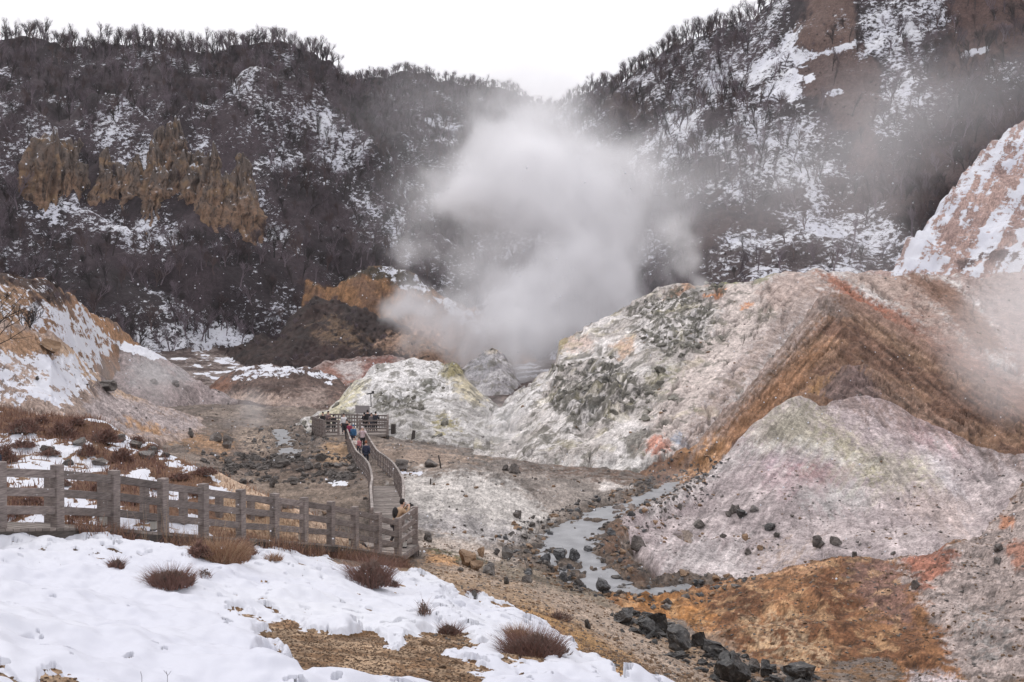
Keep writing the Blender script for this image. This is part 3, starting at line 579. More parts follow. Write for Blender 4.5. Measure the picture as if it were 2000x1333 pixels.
rills(['bighill'], -.85, 1, 30, .35, [(930,900),(960,800),(1090,650),(1250,560),(1560,525),(1600,570),(1340,940),(1100,935)])
rills(['bighill'], 1, .8, 30, .35, [(1600,530),(1700,525),(2100,560),(2100,860),(1640,600)])
rills(['multi'], -.75, 1, 40, .09, [(1200,1150),(1250,980),(1400,880),(1560,775),(1640,820),(1560,1000),(1450,1150)], .26)
rills(['multi'], .7, 1, 40, .09, [(1560,780),(1620,765),(2100,880),(2100,1100),(1560,1110),(1560,980)], .3)
rills(['ridge', 'ridge2'], -1, 1.15, 22, .3, [(1300,960),(1420,780),(1612,560),(1660,640),(1650,760),(1500,900),(1400,980)], .3)
rills(['ridge', 'ridge2'], 1, .78, 22, .3, [(1640,580),(2100,840),(2100,980),(1650,760)], .3)
rills(['orange'], .35, 1, 60, .05, [(1200,1150),(1600,1080),(2050,900),(2050,1400),(1300,1400)], .14)
rills(['uppleft', 'leftslope'], .75, 1, 26, .2, [(-100,500),(440,500),(440,860),(-100,860)], .35)
rills(['brownmound', 'pinkmound', 'graymound', 'darkhill'], .1, 1, 22, .2, [(150,560),(1000,560),(1000,820),(150,820)], .35)
rills(['ochrecliff'], .1, 1, 16, .4, [(560,500),(1060,500),(1060,720),(560,720)], .4)
# --- white mounds
V_ = ['mound']
paint(V_, [(690,745),(740,715),(800,700),(860,712),(900,760),(860,790),(760,790),(680,800),(640,830),(620,820)], (204,201,199), 8, 12)
paint(V_, [(600,825),(660,780),(700,745),(720,745),(690,790),(640,835)], (190,182,148), 6, 10)
paint(V_, [(740,770),(790,762),(820,770),(830,800),(770,810),(730,800)], (100,97,86), 7, 14, brk=.5, grain=.35)
paint(V_, [(820,745),(850,735),(865,752),(850,765),(815,768)], (92,92,80), 5, 8, brk=.3, grain=.3)
paint(V_, [(862,730),(870,705),(890,700),(912,722),(900,735),(875,742)], (140,130,84), 4, 7, grain=.3)
paint(V_, [(885,730),(925,745),(950,775),(930,790),(890,770)], (192,180,148), 8, 10)
paint(V_, [(845,820),(870,805),(890,820),(900,840),(850,845)], (146,136,96), 5, 9, brk=.4)
paint(V_, [(830,850),(940,870),(950,890),(850,880)], (128,122,116), 8, 12, brk=.5)
paint(V_, [(930,740),(960,770),(1000,800),(960,800)], (104,98,90), 6, 10, brk=.7)
paint(['cone'], [(930,690),(950,680),(965,720),(940,745),(910,735)], (150,148,150), 6, 8)
paint(['cone'], [(940,676),(965,672),(980,684),(960,690)], (196,182,162), 4, 5)
paint(['cone'], [(880,720),(900,712),(910,760),(880,760)], (162,154,150), 6, 8)
m = isl('mound', 'cone'); n = fbm(X[m], Y[m], 2.0, 6, 540, .7); k = ss(.2, .5, n)[:, None]*.75; COL[m] += (np.array(c(112,108,98), f32)-COL[m])*k
# --- brown / pink mounds in the middle
U_ = ['brownmound']
paint(U_, [(455,740),(470,714),(530,708),(600,712),(590,728),(540,738),(480,742)], None, 6, 16, snow=.74)
paint(U_, [(600,718),(660,735),(650,748),(610,735)], None, 3, 9, snow=.9)
paint(U_, [(370,785),(410,755),(440,735),(460,745),(430,780),(400,795)], (124,84,62), 6, 9, st=(-1,1,5))
paint(U_, [(400,790),(470,768),(560,775),(600,800),(420,805)], (162,140,126), 9, 10, st=(-1,1,5))
paint(U_, [(560,770),(620,760),(660,790),(600,802),(540,800)], (142,124,114), 8, 10)
paint(U_, [(650,770),(700,780),(720,795),(640,795)], (124,100,90), 8, 10)
streak(U_, -1, 1, 5, .5, [(350,800),(450,730),(560,740),(520,800)])
streak(U_, 1, .8, 5, .5, [(560,730),(650,735),(740,780),(720,800),(600,790)])
P_ = ['pinkmound']
paint(P_, [(610,735),(650,715),(690,730),(700,760),(640,760)], (132,94,80), 6, 9)
paint(P_, [(720,700),(770,700),(770,720),(730,740),(700,745)], (126,84,74), 6, 8)
paint(P_, [(660,700),(700,700),(710,725),(680,745),(650,715)], (172,162,158), 5, 8)
paint(P_, [(600,722),(640,706),(690,697),(765,692),(740,700),(650,716)], (100,66,56), 4, 6, brk=.4)
paint(['graymound'], [(190,685),(215,672),(245,664),(300,684),(330,705),(290,698),(240,684)], None, 2, 5, snow=1.2)
paint(['graymound'], [(250,700),(360,720),(385,740),(260,750)], (140,134,134), 8, 10)
# --- left slopes
N_ = ['leftslope']
paint(N_, [(-400,640),(0,640),(60,650),(100,668),(150,700),(190,740),(170,770),(120,790),(60,790),(-400,800)], None, 9, 18, 1.5, snow=.66)
paint(N_, [(100,655),(150,690),(200,740),(280,782),(260,790),(180,755),(120,700)], (178,150,124), 4, 5, snow=0)
paint(N_, [(70,700),(150,690),(190,745),(120,780),(60,760)], None, 9, 16, snow=.85)
paint(N_, [(170,750),(200,738),(230,748),(232,765),(200,775)], (112,100,98), 4, 7, snow=0, grain=.3)
paint(N_, [(200,760),(290,790),(420,830),(300,850),(200,840),(160,800)], (156,144,142), 8, 10, snow=.1)
paint(N_, [(230,815),(260,820),(330,840),(300,850)], (172,132,92), 5, 8, snow=0)
paint(N_, [(-200,640),(20,640),(110,670),(100,690),(30,690),(-200,700)], (150,116,86), 5, 12, snow=.2)
Q_ = ['uppleft']
paint(Q_, [(-400,350),(0,530),(60,545),(110,570),(160,620),(210,665),(180,700),(100,720),(-400,720)], (132,100,74), 5, 20, 2.5, snow=.6)
paint(Q_, [(120,562),(200,622),(260,662),(240,672),(170,650),(130,590)], None, 8, 16, snow=.82)
paint(Q_, [(150,590),(200,622),(255,660),(280,690),(250,680),(190,640)], (158,118,82), 4, 6, snow=0)
paint(Q_, [(100,600),(180,640),(230,670),(170,735),(110,690),(80,640)], None, 8, 18, snow=.78)
paint(Q_, [(-100,540),(30,560),(40,620),(-100,620)], (140,110,82), 6, 14, snow=.35)
paint(Q_, [(-100,490),(60,535),(130,560),(130,600),(60,580),(0,550),(-100,530)], (60,46,42), 5, 12, snow=.35)
# --- dark hill and ochre cliff
paint(['darkhill'], [(610,640),(660,615),(700,650),(720,690),(640,700)], (104,82,62), 8, 14, brk=.4)
paint(['darkhill'], [(780,640),(850,660),(940,725),(980,755),(860,740),(800,690),(740,680)], (166,134,110), 8, 12)
paint(['darkhill'], [(690,610),(780,636),(790,650),(700,640)], (52,40,38), 4, 8)
paint(['darkhill'], [(540,690),(640,670),(780,700),(700,720),(560,715)], (54,38,36), 6, 10, snow=.15)
paint(['ochrecliff'], [(600,545),(640,552),(700,520),(760,512),(800,528),(830,548),(790,560),(750,545),(712,536),(680,548),(640,562),(612,560)], (58,54,44), 4, 7, snow=.35)
paint(['ochrecliff'], [(740,515),(800,528),(850,560),(820,575),(770,550)], (74,66,56), 4, 8, snow=.62)
paint(['ochrecliff'], [(820,560),(900,590),(960,620),(1000,645),(940,650),(880,620)], None, 6, 14, snow=.78)
paint(['ochrecliff'], [(830,600),(900,640),(880,680),(800,670),(790,620)], (190,160,142), 8, 10)
streak(['ochrecliff'], -.25, 1, 5, .6)
# --- forested hills: how much snow shows
m = isl(*HF); SN[m] = .26
n = fbm(X[m], Y[m], 16, 5, 560, .6)*.26+fbm(X[m]*1.0, Y[m]*.5, 4, 3, 565)*.10
FARP = True
paint(['spur'], [(350,205),(440,140),(560,120),(640,140),(700,220),(770,330),(800,440),(700,430),(560,340),(470,310),(380,290)], None, 16, 24, snow=.55)
paint(['spur'], [(560,180),(650,190),(680,260),(600,290),(540,240)], None, 14, 20, snow=.38)
paint(['spurb'], [(120,215),(215,165),(310,225),(345,300),(290,330),(200,300),(130,260)], None, 12, 16, snow=.56)
paint(['spurc'], [(-200,160),(60,195),(120,270),(80,350),(-200,340)], None, 14, 18, snow=.5)
paint(['spur', 'lefthill', 'spurb', 'spurc'], [(60,300),(100,380),(180,390),(300,420),(420,450),(560,440),(560,500),(360,500),(200,500),(60,420)], None, 12, 20, snow=.52)
paint(['spur', 'lefthill'], [(500,340),(600,360),(640,420),(560,400)], None, 12, 18, snow=.3)
paint(['lefthill', 'spur'], [(290,550),(340,540),(370,600),(320,620)], None, 10, 14, snow=.7)
paint(['lefthill', 'spur'], [(260,650),(420,630),(620,620),(700,600),(700,700),(260,720)], None, 10, 16, snow=.72)
paint(['lefthill'], [(560,500),(700,520),(600,620),(520,600)], None, 12, 20, snow=.42)
paint(['lefthill', 'midhill', 'spur'], [(740,300),(830,260),(880,300),(860,400),(780,470),(740,400)], None, 12, 20, snow=.5)
paint(['midhill'], [(840,220),(900,240),(900,280),(830,270)], None, 8, 12, snow=.8)
paint(['midhill', 'righthill', 'lefthill'], [(860,450),(960,400),(1080,420),(1060,560),(1000,640),(900,600)], None, 14, 22, snow=.5)
R2 = ['righthill']
paint(R2, [(1060,215),(1150,185),(1250,135),(1400,60),(1560,-30),(1500,150),(1460,220),(1440,330),(1380,400),(1280,380),(1180,300),(1100,270)], None, 14, 22, snow=.60)
paint(R2, [(1440,200),(1700,230),(1720,330),(1600,350),(1450,400),(1380,380)], None, 14, 20, snow=.62)
paint(R2, [(1650,-60),(1860,-60),(1800,200),(1750,250),(1700,120)], None, 14, 20, snow=.58)
paint(R2, [(1160,180),(1250,190),(1270,240),(1180,240)], (70,54,50), 8, 12, snow=.1)
paint(R2, [(1320,400),(1450,420),(1600,380),(1740,330),(1860,270),(2000,200),(2000,260),(1860,370),(1700,430),(1500,460),(1340,480)], (84,68,66), 12, 18, snow=.06)
paint(R2, [(1370,500),(1480,450),(1560,400),(1680,395),(1740,420),(1780,460),(1760,545),(1370,560)], (82,72,72), 10, 18, snow=.66)
paint(R2, [(1460,130),(1520,90),(1560,40),(1600,100),(1590,200),(1540,200),(1470,170)], None, 6, 12, snow=.92)
paint(R2, [(1560,60),(1590,-40),(1640,-40),(1680,60),(1660,120),(1600,110),(1570,100)], (108,86,78), 6, 9, snow=.08, grain=1.0)
paint(R2, [(1560,110),(1680,85),(1720,120),(1720,200),(1700,260),(1640,250),(1600,190),(1570,180)], (98,80,76), 6, 10, snow=.10, grain=1.0)
paint(R2, [(1540,112),(1600,100),(1680,80),(1660,96),(1600,112),(1550,126)], None, 3, 6, snow=1.0)
paint(R2, [(1570,150),(1590,142),(1594,155),(1576,164)], None, 2, 3, snow=1.3)
paint(R2, [(1600,182),(1640,172),(1650,182),(1610,195)], None, 2, 5, snow=1.2)
paint(R2, [(1640,230),(1700,250),(1740,330),(1680,320)], (98,76,74), 8, 12, snow=.05)
paint(R2, [(1880,-60),(2400,-60),(2400,60),(2000,90),(1900,150),(1840,170),(1860,60)], (94,72,66), 8, 12, snow=.05)
paint(R2, [(1870,110),(1930,88),(1936,96),(1880,122)], None, 3, 5, snow=1.2)
k_ = ['pinkslope']
paint(k_, [(1730,540),(1765,480),(1840,385),(1930,290),(2010,220),(2400,0),(2400,540)], None, 6, 14, snow=.62)
paint(k_, [(1810,480),(1840,400),(1900,330),(1960,300),(1930,380),(1860,470)], None, 8, 26, snow=.35, st=(-1,1.1,10))
paint(k_, [(1920,300),(2000,240),(2010,330),(1960,420),(1900,440)], None, 8, 26, snow=.45, st=(-1,1.1,10))
paint(k_, [(1820,430),(1860,440),(1870,500),(1840,515),(1810,490)], None, 3, 7, snow=.06)
paint(k_, [(1840,340),(1890,330),(1880,390),(1850,410)], None, 3, 8, snow=.08, st=(-1,1.1,9))
paint(k_, [(1930,340),(1990,330),(1980,420),(1930,420)], None, 3, 10, snow=.12, st=(-1,1.1,9))
paint(k_, [(1740,525),(1800,440),(1830,480),(1860,520),(1840,545),(1740,545)], None, 8, 16, snow=.82)
paint(k_, [(1870,510),(1930,480),(2010,490),(2010,520),(1920,510),(1880,530)], (100,86,84), 4, 7, snow=.25)
SN[m] = SN[m]*.74+n
m = isl('pinkslope'); p_, q_ = PX[m], PY[m]; u_ = (-p_*.62+q_)/1.18; v_ = (p_+q_*.62)/1.18; n_ = fbm(u_/11, v_, 30, 5, 570, .6)
SN[m] = SN[m]*.5+ss(-.3, .55, n_+fbm(X[m], Y[m], 3, 5, 572, .7)*.6)*.50
m = isl('leftslope', 'uppleft', 'brownmound', 'graymound', 'ochrecliff'); p_, q_ = PX[m], PY[m]; n_ = fbm(p_*.7+q_*.4, q_*1.1-p_*.35, 26, 6, 575, .7); n2_ = fbm(X[m], Y[m], 1.6, 5, 577, .7)
SN[m] = np.where(SN[m] > .15, SN[m]*.97-ss(-.05, .5, n_)*.32+n2_*.16, SN[m])
np.clip(SN, 0, 1.5, out=SN)
jit = fbm(X, Y, .9, 4, 600)*.16; hg = pn(PX/3.3, PY/2.8, 5); hg2 = pn(PX/7.5, PY/6, 6)
amp = np.where(isl(*HF), .2, np.where(isl('bighill', 'mound', 'multi', 'cone'), .30, .46))*(1-.6*ss(.2, 1, SN))
jit = jit+hg*amp+hg2*amp*.7-ss(.45, .62, hg)*amp*.9+ss(.42, .6, -hg2)*amp*.5
COL *= np.clip(1+jit, .25, 2)[:, :, None]
np.clip(COL, .008, .9, out=COL)

CRAG = [([(1235,600),(1260,575),(1330,562),(1400,548),(1440,550),(1420,570),(1380,580),(1400,610),(1390,660),(1340,700),(1290,690),(1250,660),(1230,640)], 'bighill'), ([(1060,760),(1080,720),(1130,700),(1200,690),(1230,740),(1240,780),(1180,800),(1150,830),(1080,800)], 'bighill'),
  ([(1130,760),(1230,730),(1290,740),(1260,800),(1200,820),(1140,850),(1110,830)], 'bighill'), ([(740,770),(790,762),(820,770),(830,800),(770,810),(730,800)], 'mound'), ([(862,730),(870,705),(890,700),(912,722),(900,735),(875,742)], 'mound')]
for P_, nm_ in CRAG:
    m = isl(nm_) & (PX > min(q[0] for q in P_)-20) & (PX < max(q[0] for q in P_)+20); x, y = X[m], Y[m]
    k = ss(-14, 14, sdpoly(PX[m]+fbm(x, y, 3, 3, 720)*14, PY[m]+fbm(x, y, 3, 3, 723)*14, P_)); dz = ridged(x, y, 5, 2, 730)*.7+fbm(x, y, 1.6, 3, 733)*.3-.3; Z[m] += k*dz
    COL[m] *= (1-.35*k*ss(.1, .5, fbm(x, y, 1.2, 4, 740)))[:, None]
# ================================================================ terrain objects
HV = np.stack([X, Y, Z], 2).reshape(-1, 3)
QI = (np.arange(NR-1)[:, None]*NC+np.arange(NC-1)[None, :])
QA = np.stack([QI, QI+1, QI+NC+1, QI+NC], 2).reshape(-1, 4)
qid = ID[:-1, :-1].reshape(-1)
colf = COL.reshape(-1, 3); auxf = np.stack([SN, GR, PB], 2).reshape(-1, 3)
def mk_struct(name, ids, label):
    q = QA[np.isin(qid, ids)]
    u, inv = np.unique(q, return_inverse=True)
    me = mesh_np(name, HV[u], inv.reshape(-1, 4))
    for nm, A in (('Col', colf), ('aux', auxf)):
        at = me.attributes.new(nm, 'FLOAT_COLOR', 'POINT'); at.data.foreach_set('color', np.c_[A[u], np.ones(len(u))].astype(f32).ravel())
    o = link(name, me, MT); tag(o, label, 'ground' if name == 'ground' else 'hill', kind='structure'); return o
mk_struct('ground', [0], 'brown stony valley floor and the snow covered slope in the foreground')
for nm, ids, lb in [('riverbank', ['bank'], 'snow patched bank with brown shrubs behind the boardwalk'), ('hill', ['orange'], 'orange brown gravel spur in the lower right corner'),
    ('hill', ['multi'], 'pale mauve and yellow stained mound right of the creek'), ('hill', ['ridge'], 'streaked ochre brown ridge on the right'), ('hill', ['ridge2'], 'lower brown spur with a dark purple tip in front of the ochre ridge'),
    ('hill', ['bighill'], 'big whitish volcanic hill with grey crags on the right'), ('hill', ['mound'], 'white sulphur mound behind the viewing platform'),
    ('hill', ['cone'], 'small grey rock cone wrapped in steam'), ('hill', ['brownmound'], 'dark brown mound with a snowy cap left of centre'),
    ('hill', ['pinkmound'], 'low pinkish mound behind the snowy capped brown mound'), ('hill', ['graymound'], 'smooth grey mound with a snowy crest at the left'),
    ('hill', ['leftslope'], 'snow dusted pale slope on the left'), ('hill', ['uppleft'], 'snowy slope with ochre soil bands at the left edge'),
    ('hill', ['darkhill'], 'dark scrub covered hill left of the steam'), ('hill', ['ochrecliff'], 'ochre eroded cliff with a snowy top left of the steam'),
    ('hill', ['lefthill'], 'tall dark forested hillside on the left'), ('hill', ['spur'], 'snow speckled forested spur on the left hillside'),
    ('hill', ['spurb'], 'small snow speckled spur above the rock pinnacles'), ('hill', ['spurc'], 'snow speckled spur at the left edge'),
    ('hill', ['midhill'], 'distant forested hill behind the steam'), ('hill', ['righthill'], 'steep snowy forested hillside on the right'),
    ('hill', ['pinkslope'], 'snow streaked pink bare slope at the right edge')]:
    mk_struct(nm, [LID[i] for i in ids], lb)
# ground that carries on behind and below the viewpoint
me = mesh_np('ground', np.array([[-890, -890, -16], [890, -890, -16], [890, 890, -16], [-890, 890, -16.]]), np.array([[0, 1, 2, 3]]), False)
for nm, v in (('Col', (.12, .1, .09, 1)), ('aux', (.3, .1, 1, 1))):
    at = me.attributes.new(nm, 'FLOAT_COLOR', 'POINT'); at.data.foreach_set('color', list(v)*4)
tag(link('ground', me, MT), 'wide ground the valley lies on', 'ground', kind='structure')
gx, gy = np.meshgrid(np.linspace(-14, 14, 57), np.linspace(-20, 2.6, 46))
gz = -1.75-np.maximum(gy, 0)*.09+.06*np.sin(gx*1.3+gy)-np.maximum(gx-1, 0)*.35-.05*np.abs(gy)*0
ii = (np.arange(45)[:, None]*57+np.arange(56)[None, :]).ravel()
me = mesh_np('snow', np.c_[gx.ravel(), gy.ravel(), gz.ravel()-.12], np.c_[ii, ii+1, ii+58, ii+57])
for nm, v in (('Col', (.3, .25, .2, 1)), ('aux', (1.3, .05, 1, 1))):
    at = me.attributes.new(nm, 'FLOAT_COLOR', 'POINT'); at.data.foreach_set('color', list(v)*len(gx.ravel()))
tag(link('snow', me, MT), 'snowy ground round the viewpoint', 'snow', kind='structure')
# lookups
def col_at(px): return np.interp(px, PXC, np.arange(NC))
def zat(x, y):
    """terrain height at a world point"""
    px = 1000+x*F/y; j = int(round(float(col_at(px)))); return float(np.interp(y, DR, Z[:, j]))
def ray(px, py, dmin=2.3):
    """first terrain point seen at a photo pixel"""
    j = int(round(float(col_at(px)))); s = Z[:, j] > (HZ-py)/F*DR; s &= DR > dmin
    k = np.where(s)[0]
    if not len(k): return None
    i = k[0]; D = DR[i]; return ((px-1000)/F*D, D, float(Z[i, j]))

# ================================================================ WATER
def water_mat():
    N = NT('water'); p = N.pos(); n = N.noise(p, 1.2, 5, .6); n2 = N.noise(N.mapv(p, (1, 2.5, 1)), 9, 3)
    col = N.mix(N.mr(n, .35, .65), C4(c(118, 119, 122)), C4(c(146, 147, 150)))
    return N.out(col, .34, N.bump(n2, .6, .03), **{'Specular IOR Level': .5})
MW = water_mat()
def strip(cx, cyy, cz, cw, name, label):
    V = []; n = len(cx); t = np.linspace(0, n-1, n*8)
    ax = np.interp(t, range(n), cx); ay = np.interp(t, range(n), cyy); az = np.interp(t, range(n), cz); aw = np.interp(t, range(n), cw)+.7
    k = np.ones(9)/9
    for i in range(len(t)):
        a, b = max(0, i-1), min(len(t)-1, i+1); dx, dy = ax[b]-ax[a], ay[b]-ay[a]; L = math.hypot(dx, dy)+1e-6
        for s_ in (-1, -.33, .33, 1): V.append((ax[i]-dy/L*aw[i]*s_, ay[i]+dx/L*aw[i]*s_, az[i]-.03))
    Q = [(i*4+j, i*4+j+1, i*4+j+5, i*4+j+4) for i in range(len(t)-1) for j in range(3)]
    tag(link(name, mesh_np(name, np.array(V), np.array(Q)), MW), label, 'water', kind='structure')
strip(crX, crD, CRK[:, 2], CRK[:, 3], 'water', 'milky grey creek winding past the orange spur')
strip(c2X, c2D, CR2[:, 2], CR2[:, 3], 'water', 'small pale stream left of the boardwalk')

# ================================================================ MESH BUILDER
class MB:
    def __init__(s): s.v = []; s.f = []; s.m = []; s.mi = 0
    def box(s, a, b, w, h, up=(0, 0, 1), ext=0):
        """bar from a to b, w wide, h high, section centred"""
        a = np.array(a, float); b = np.array(b, float); d = b-a; L = np.linalg.norm(d); d /= L
        a = a-d*ext; b = b+d*ext
        up = np.array(up, float)
        if abs(d@up) > .98: up = np.array((0, 1., 0))
        sd = np.cross(d, up); sd /= np.linalg.norm(sd); u = np.cross(sd, d)
        n = len(s.v)
        for p in (a, b):
            for sx, sz in ((-1, -1), (1, -1), (1, 1), (-1, 1)): s.v.append(p+sd*w/2*sx+u*h/2*sz)
        for q in ((0, 1, 2, 3), (7, 6, 5, 4), (0, 4, 5, 1), (1, 5, 6, 2), (2, 6, 7, 3), (3, 7, 4, 0)): s.f.append([n+i for i in q]); s.m.append(s.mi)
    def tube(s, pts, rad, n=8, cap=True):
        base = len(s.v); pts = [np.array(p, float) for p in pts]; K = len(pts)
        for i, p in enumerate(pts):
            d = pts[min(i+1, K-1)]-pts[max(i-1, 0)]; d /= np.linalg.norm(d)+1e-9
            u = np.array((0, 0, 1.)) if abs(d[2]) < .9 else np.array((1., 0, 0)); a = np.cross(d, u); a /= np.linalg.norm(a); b = np.cross(d, a)
            r = rad[i] if hasattr(rad, '__len__') else rad
            rx, ry = r if hasattr(r, '__len__') else (r, r)
            for k in range(n):
                t = 2*math.pi*k/n; s.v.append(p+a*rx*math.cos(t)+b*ry*math.sin(t))
        for i in range(K-1):
            for k in range(n): s.f.append([base+i*n+k, base+i*n+(k+1) % n, base+(i+1)*n+(k+1) % n, base+(i+1)*n+k]); s.m.append(s.mi)
        if cap: s.f.append([base+k for k in range(n)][::-1]); s.f.append([base+(K-1)*n+k for k in range(n)]); s.m += [s.mi, s.mi]
    def quad(s, *p):
        n = len(s.v); s.v += [np.array(q, float) for q in p]; s.f.append(list(range(n, n+len(p)))); s.m.append(s.mi)
    def ball(s, c_, r, n=10, m=7, fn=None):
        base = len(s.v)
        for i in range(m+1):
            ph = math.pi*i/m
            for k in range(n):
                t = 2*math.pi*k/n; d = np.array((math.sin(ph)*math.cos(t), math.sin(ph)*math.sin(t), math.cos(ph)))
                s.v.append(np.array(c_)+d*np.array(r)*(fn(d) if fn else 1))
        for i in range(m):
            for k in range(n): s.f.append([base+i*n+k, base+(i+1)*n+k, base+(i+1)*n+(k+1) % n, base+i*n+(k+1) % n]); s.m.append(s.mi)
    def build(s, name, mat=None, parent=None, smooth=False, bevel=0):
        me = bpy.data.meshes.new(name); me.from_pydata([tuple(map(float, q)) for q in s.v], [], s.f)
        ms = mat if isinstance(mat, (list, tuple)) else [mat]
        for m in ms: me.materials.append(m)
        if len(ms) > 1: me.polygons.foreach_set('material_index', s.m)
        if smooth: me.polygons.foreach_set('use_smooth', [True]*len(me.polygons))
        o = link(name, me, None, parent)
        if bevel:
            b = o.modifiers.new('bevel', 'BEVEL'); b.width = bevel; b.segments = 1; b.limit_method = 'ANGLE'
        return o

def wood_mat(name, a, b, grain=(6, 6, 60)):
    N = NT(name); p = N.pos(); w = N.n('ShaderNodeTexNoise', {'Vector': N.mapv(p, (3, 3, 26)), 'Scale': 1.6, 'Detail': 6.0, 'Roughness': .65}).outputs['Fac']
    w2 = N.noise(p, 2.0, 4); ri = N.n('ShaderNodeNewGeometry').outputs['Random Per Island']
    col = N.mix(N.mr(w, .35, .65), C4(c(*a)), C4(c(*b)))
    v = N.math('MULTIPLY', N.mr(w2, .3, .7, .75, 1.2), N.mr(ri, 0, 1, .72, 1.25))
    col = N.mix(1.0, col, N.n('ShaderNodeCombineColor', {0: v, 1: v, 2: v}).outputs[0], 'MULTIPLY')
    return N.out(col, .85, N.bump(w, .6, .01))
WOOD = wood_mat('weathered_wood', (92, 82, 78), (138, 126, 120))
WOODL = wood_mat('bleached_wood', (118, 108, 102), (160, 150, 144))
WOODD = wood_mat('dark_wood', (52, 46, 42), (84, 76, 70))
DECK = wood_mat('deck_wood', (112, 100, 94), (148, 138, 130))
def plain(name, col, rough=.8, var=.25, sc=6, bump=.0, **kw):
    N = NT(name); p = N.obj(); n = N.noise(p, sc, 5, .6); v = N.mr(n, .3, .7, 1-var, 1+var)
    cc = N.mix(1.0, C4(c(*col)), N.n('ShaderNodeCombineColor', {0: v, 1: v, 2: v}).outputs[0], 'MULTIPLY')
    return N.out(cc, rough, N.bump(n, .5, bump) if bump else None, **kw)
DARKM = plain('dark_metal', (44, 42, 42), .5)
LGLASS = plain('lantern_panel', (196, 194, 188), .35, .06)

# ================================================================ BOARDWALK
# near rail posts: (px, top py); the deck lies 1.3 m under the post tops
POSTS = [(-330, 885), (-160, 892), (0, 902), (113, 908), (222, 919), (319, 934), (398, 945), (471, 956), (536, 964), (594, 972), (646, 980), (694, 990), (738, 1001), (777, 1012)]
A0 = np.array((-9.44, 20.7)); A1 = np.array((-3.9, 34.0)); dAB = (A1-A0)/np.linalg.norm(A1-A0); nAB = np.array((-dAB[1], dAB[0]))
near_posts = []
for i, (px, ty) in enumerate(POSTS):
    k = (px-1000)/F; t = (k*A0[1]-A0[0])/(dAB[0]-k*dAB[1]); P = A0+dAB*t; near_posts.append((P[0], P[1], (HZ-ty)/F*P[1]))
near_posts = np.array(near_posts); WD = 1.9
far_posts = near_posts.copy(); far_posts[:, :2] += nAB*WD
RH = 1.3
bw = empty('boardwalk', near_posts[3]-np.array((0, 0, RH)))
def rel(o): o.parent = bw; o.location = -bw.location; return o
def part(mb, name, mat, **k): o = mb.build(name, mat, None, **k); return rel(o)
tag(bw, 'long weathered grey timber boardwalk with post and rail fences running to the valley', 'boardwalk')
NPW = [0]
def post(p, h0, top, w=.19, mat=None, dirv=None, below=.7):
    m = MB(); lean = rng.randn(2)*.012
    m.box((p[0], p[1], top-h0-below), (p[0]+lean[0], p[1]+lean[1], top), w, w, up=(dirv[0], dirv[1], 0) if dirv is not None else (0, 1, 0))
    NPW[0] += 1; return part(m, 'post', mat or WOOD, bevel=.012)
def rails(pts, hts, w=.06, h=.17, name='rail', mat=None, side=None):
    for k, dz in enumerate(hts):
        m = MB()
        for i in range(len(pts)-1):
            a = np.array(pts[i]); b = np.array(pts[i+1]); j = rng.randn(2)*.008
            if side is not None: a = a+side; b = b+side
            m.box(a+(0, 0, dz+j[0]), b+(0, 0, dz+j[1]), w, h, ext=.02)
        part(m, name, mat or WOOD, bevel=.008)
for p in near_posts: post(p, RH, p[2], .2, dirv=dAB)
sideN = np.array((*nAB*.0, 0))
rails(near_posts, (-.20, -.58, -.95), w=.09, h=.17)
fp = far_posts[:12].copy(); fp[:, 2] -= .12
for p in fp: post(p, RH, p[2]-.02, .18, dirv=dAB)
for dz_, zz in zip((-.20, -.58, -.95), (-.14, -.52, -.93)):
    Pf = fp.copy(); fpx = 1000+Pf[:, 0]/Pf[:, 1]*F; npx = 1000+near_posts[:, 0]/near_posts[:, 1]*F
    ny = np.interp(fpx, npx, near_posts[:, 1]); nz_ = np.interp(fpx, npx, near_posts[:, 2]+dz_)
    kk_ = ss(430, 620, fpx); Pf[:, 2] = nz_*Pf[:, 1]/ny*(1-kk_)+(fp[:, 2]+zz)*kk_
    rails(Pf, (0,), w=.08, h=.13)
# deck of section one, with planks across (drawn along the walk near the corner)
def deck(L, Rr, z, planks, name='deck', th=.06, mat=DECK):
    m = MB()
    for i in range(len(L)-1):
        n = max(1, int(np.linalg.norm(np.array(L[i+1])-L[i])/planks))
        for k in range(n):
            t0, t1 = k/n, (k+.93)/n
            a = np.array(L[i])*(1-t0)+np.array(L[i+1])*t0; b = np.array(L[i])*(1-t1)+np.array(L[i+1])*t1
            c_ = np.array(Rr[i])*(1-t0)+np.array(Rr[i+1])*t0; d = np.array(Rr[i])*(1-t1)+np.array(Rr[i+1])*t1
            za = z[i]*(1-t0)+z[i+1]*t0; zb = z[i]*(1-t1)+z[i+1]*t1; j = rng.randn()*.006
            q = [(*a[:2], za+j), (*c_[:2], za+j), (*d[:2], zb+j), (*b[:2], zb+j)]
            lo = [(x, y, zz-th) for x, y, zz in q]
            n0 = len(m.v); m.v += [np.array(x) for x in q+lo]
            for f in ((0, 1, 2, 3), (7, 6, 5, 4), (0, 4, 5, 1), (1, 5, 6, 2), (2, 6, 7, 3), (3, 7, 4, 0)): m.f.append([n0+x for x in f]); m.m.append(0)
    return part(m, name, mat)
nl = near_posts[:, :2]-nAB*.16; fl = far_posts[:, :2]+nAB*.1
zd = near_posts[:, 2]-RH
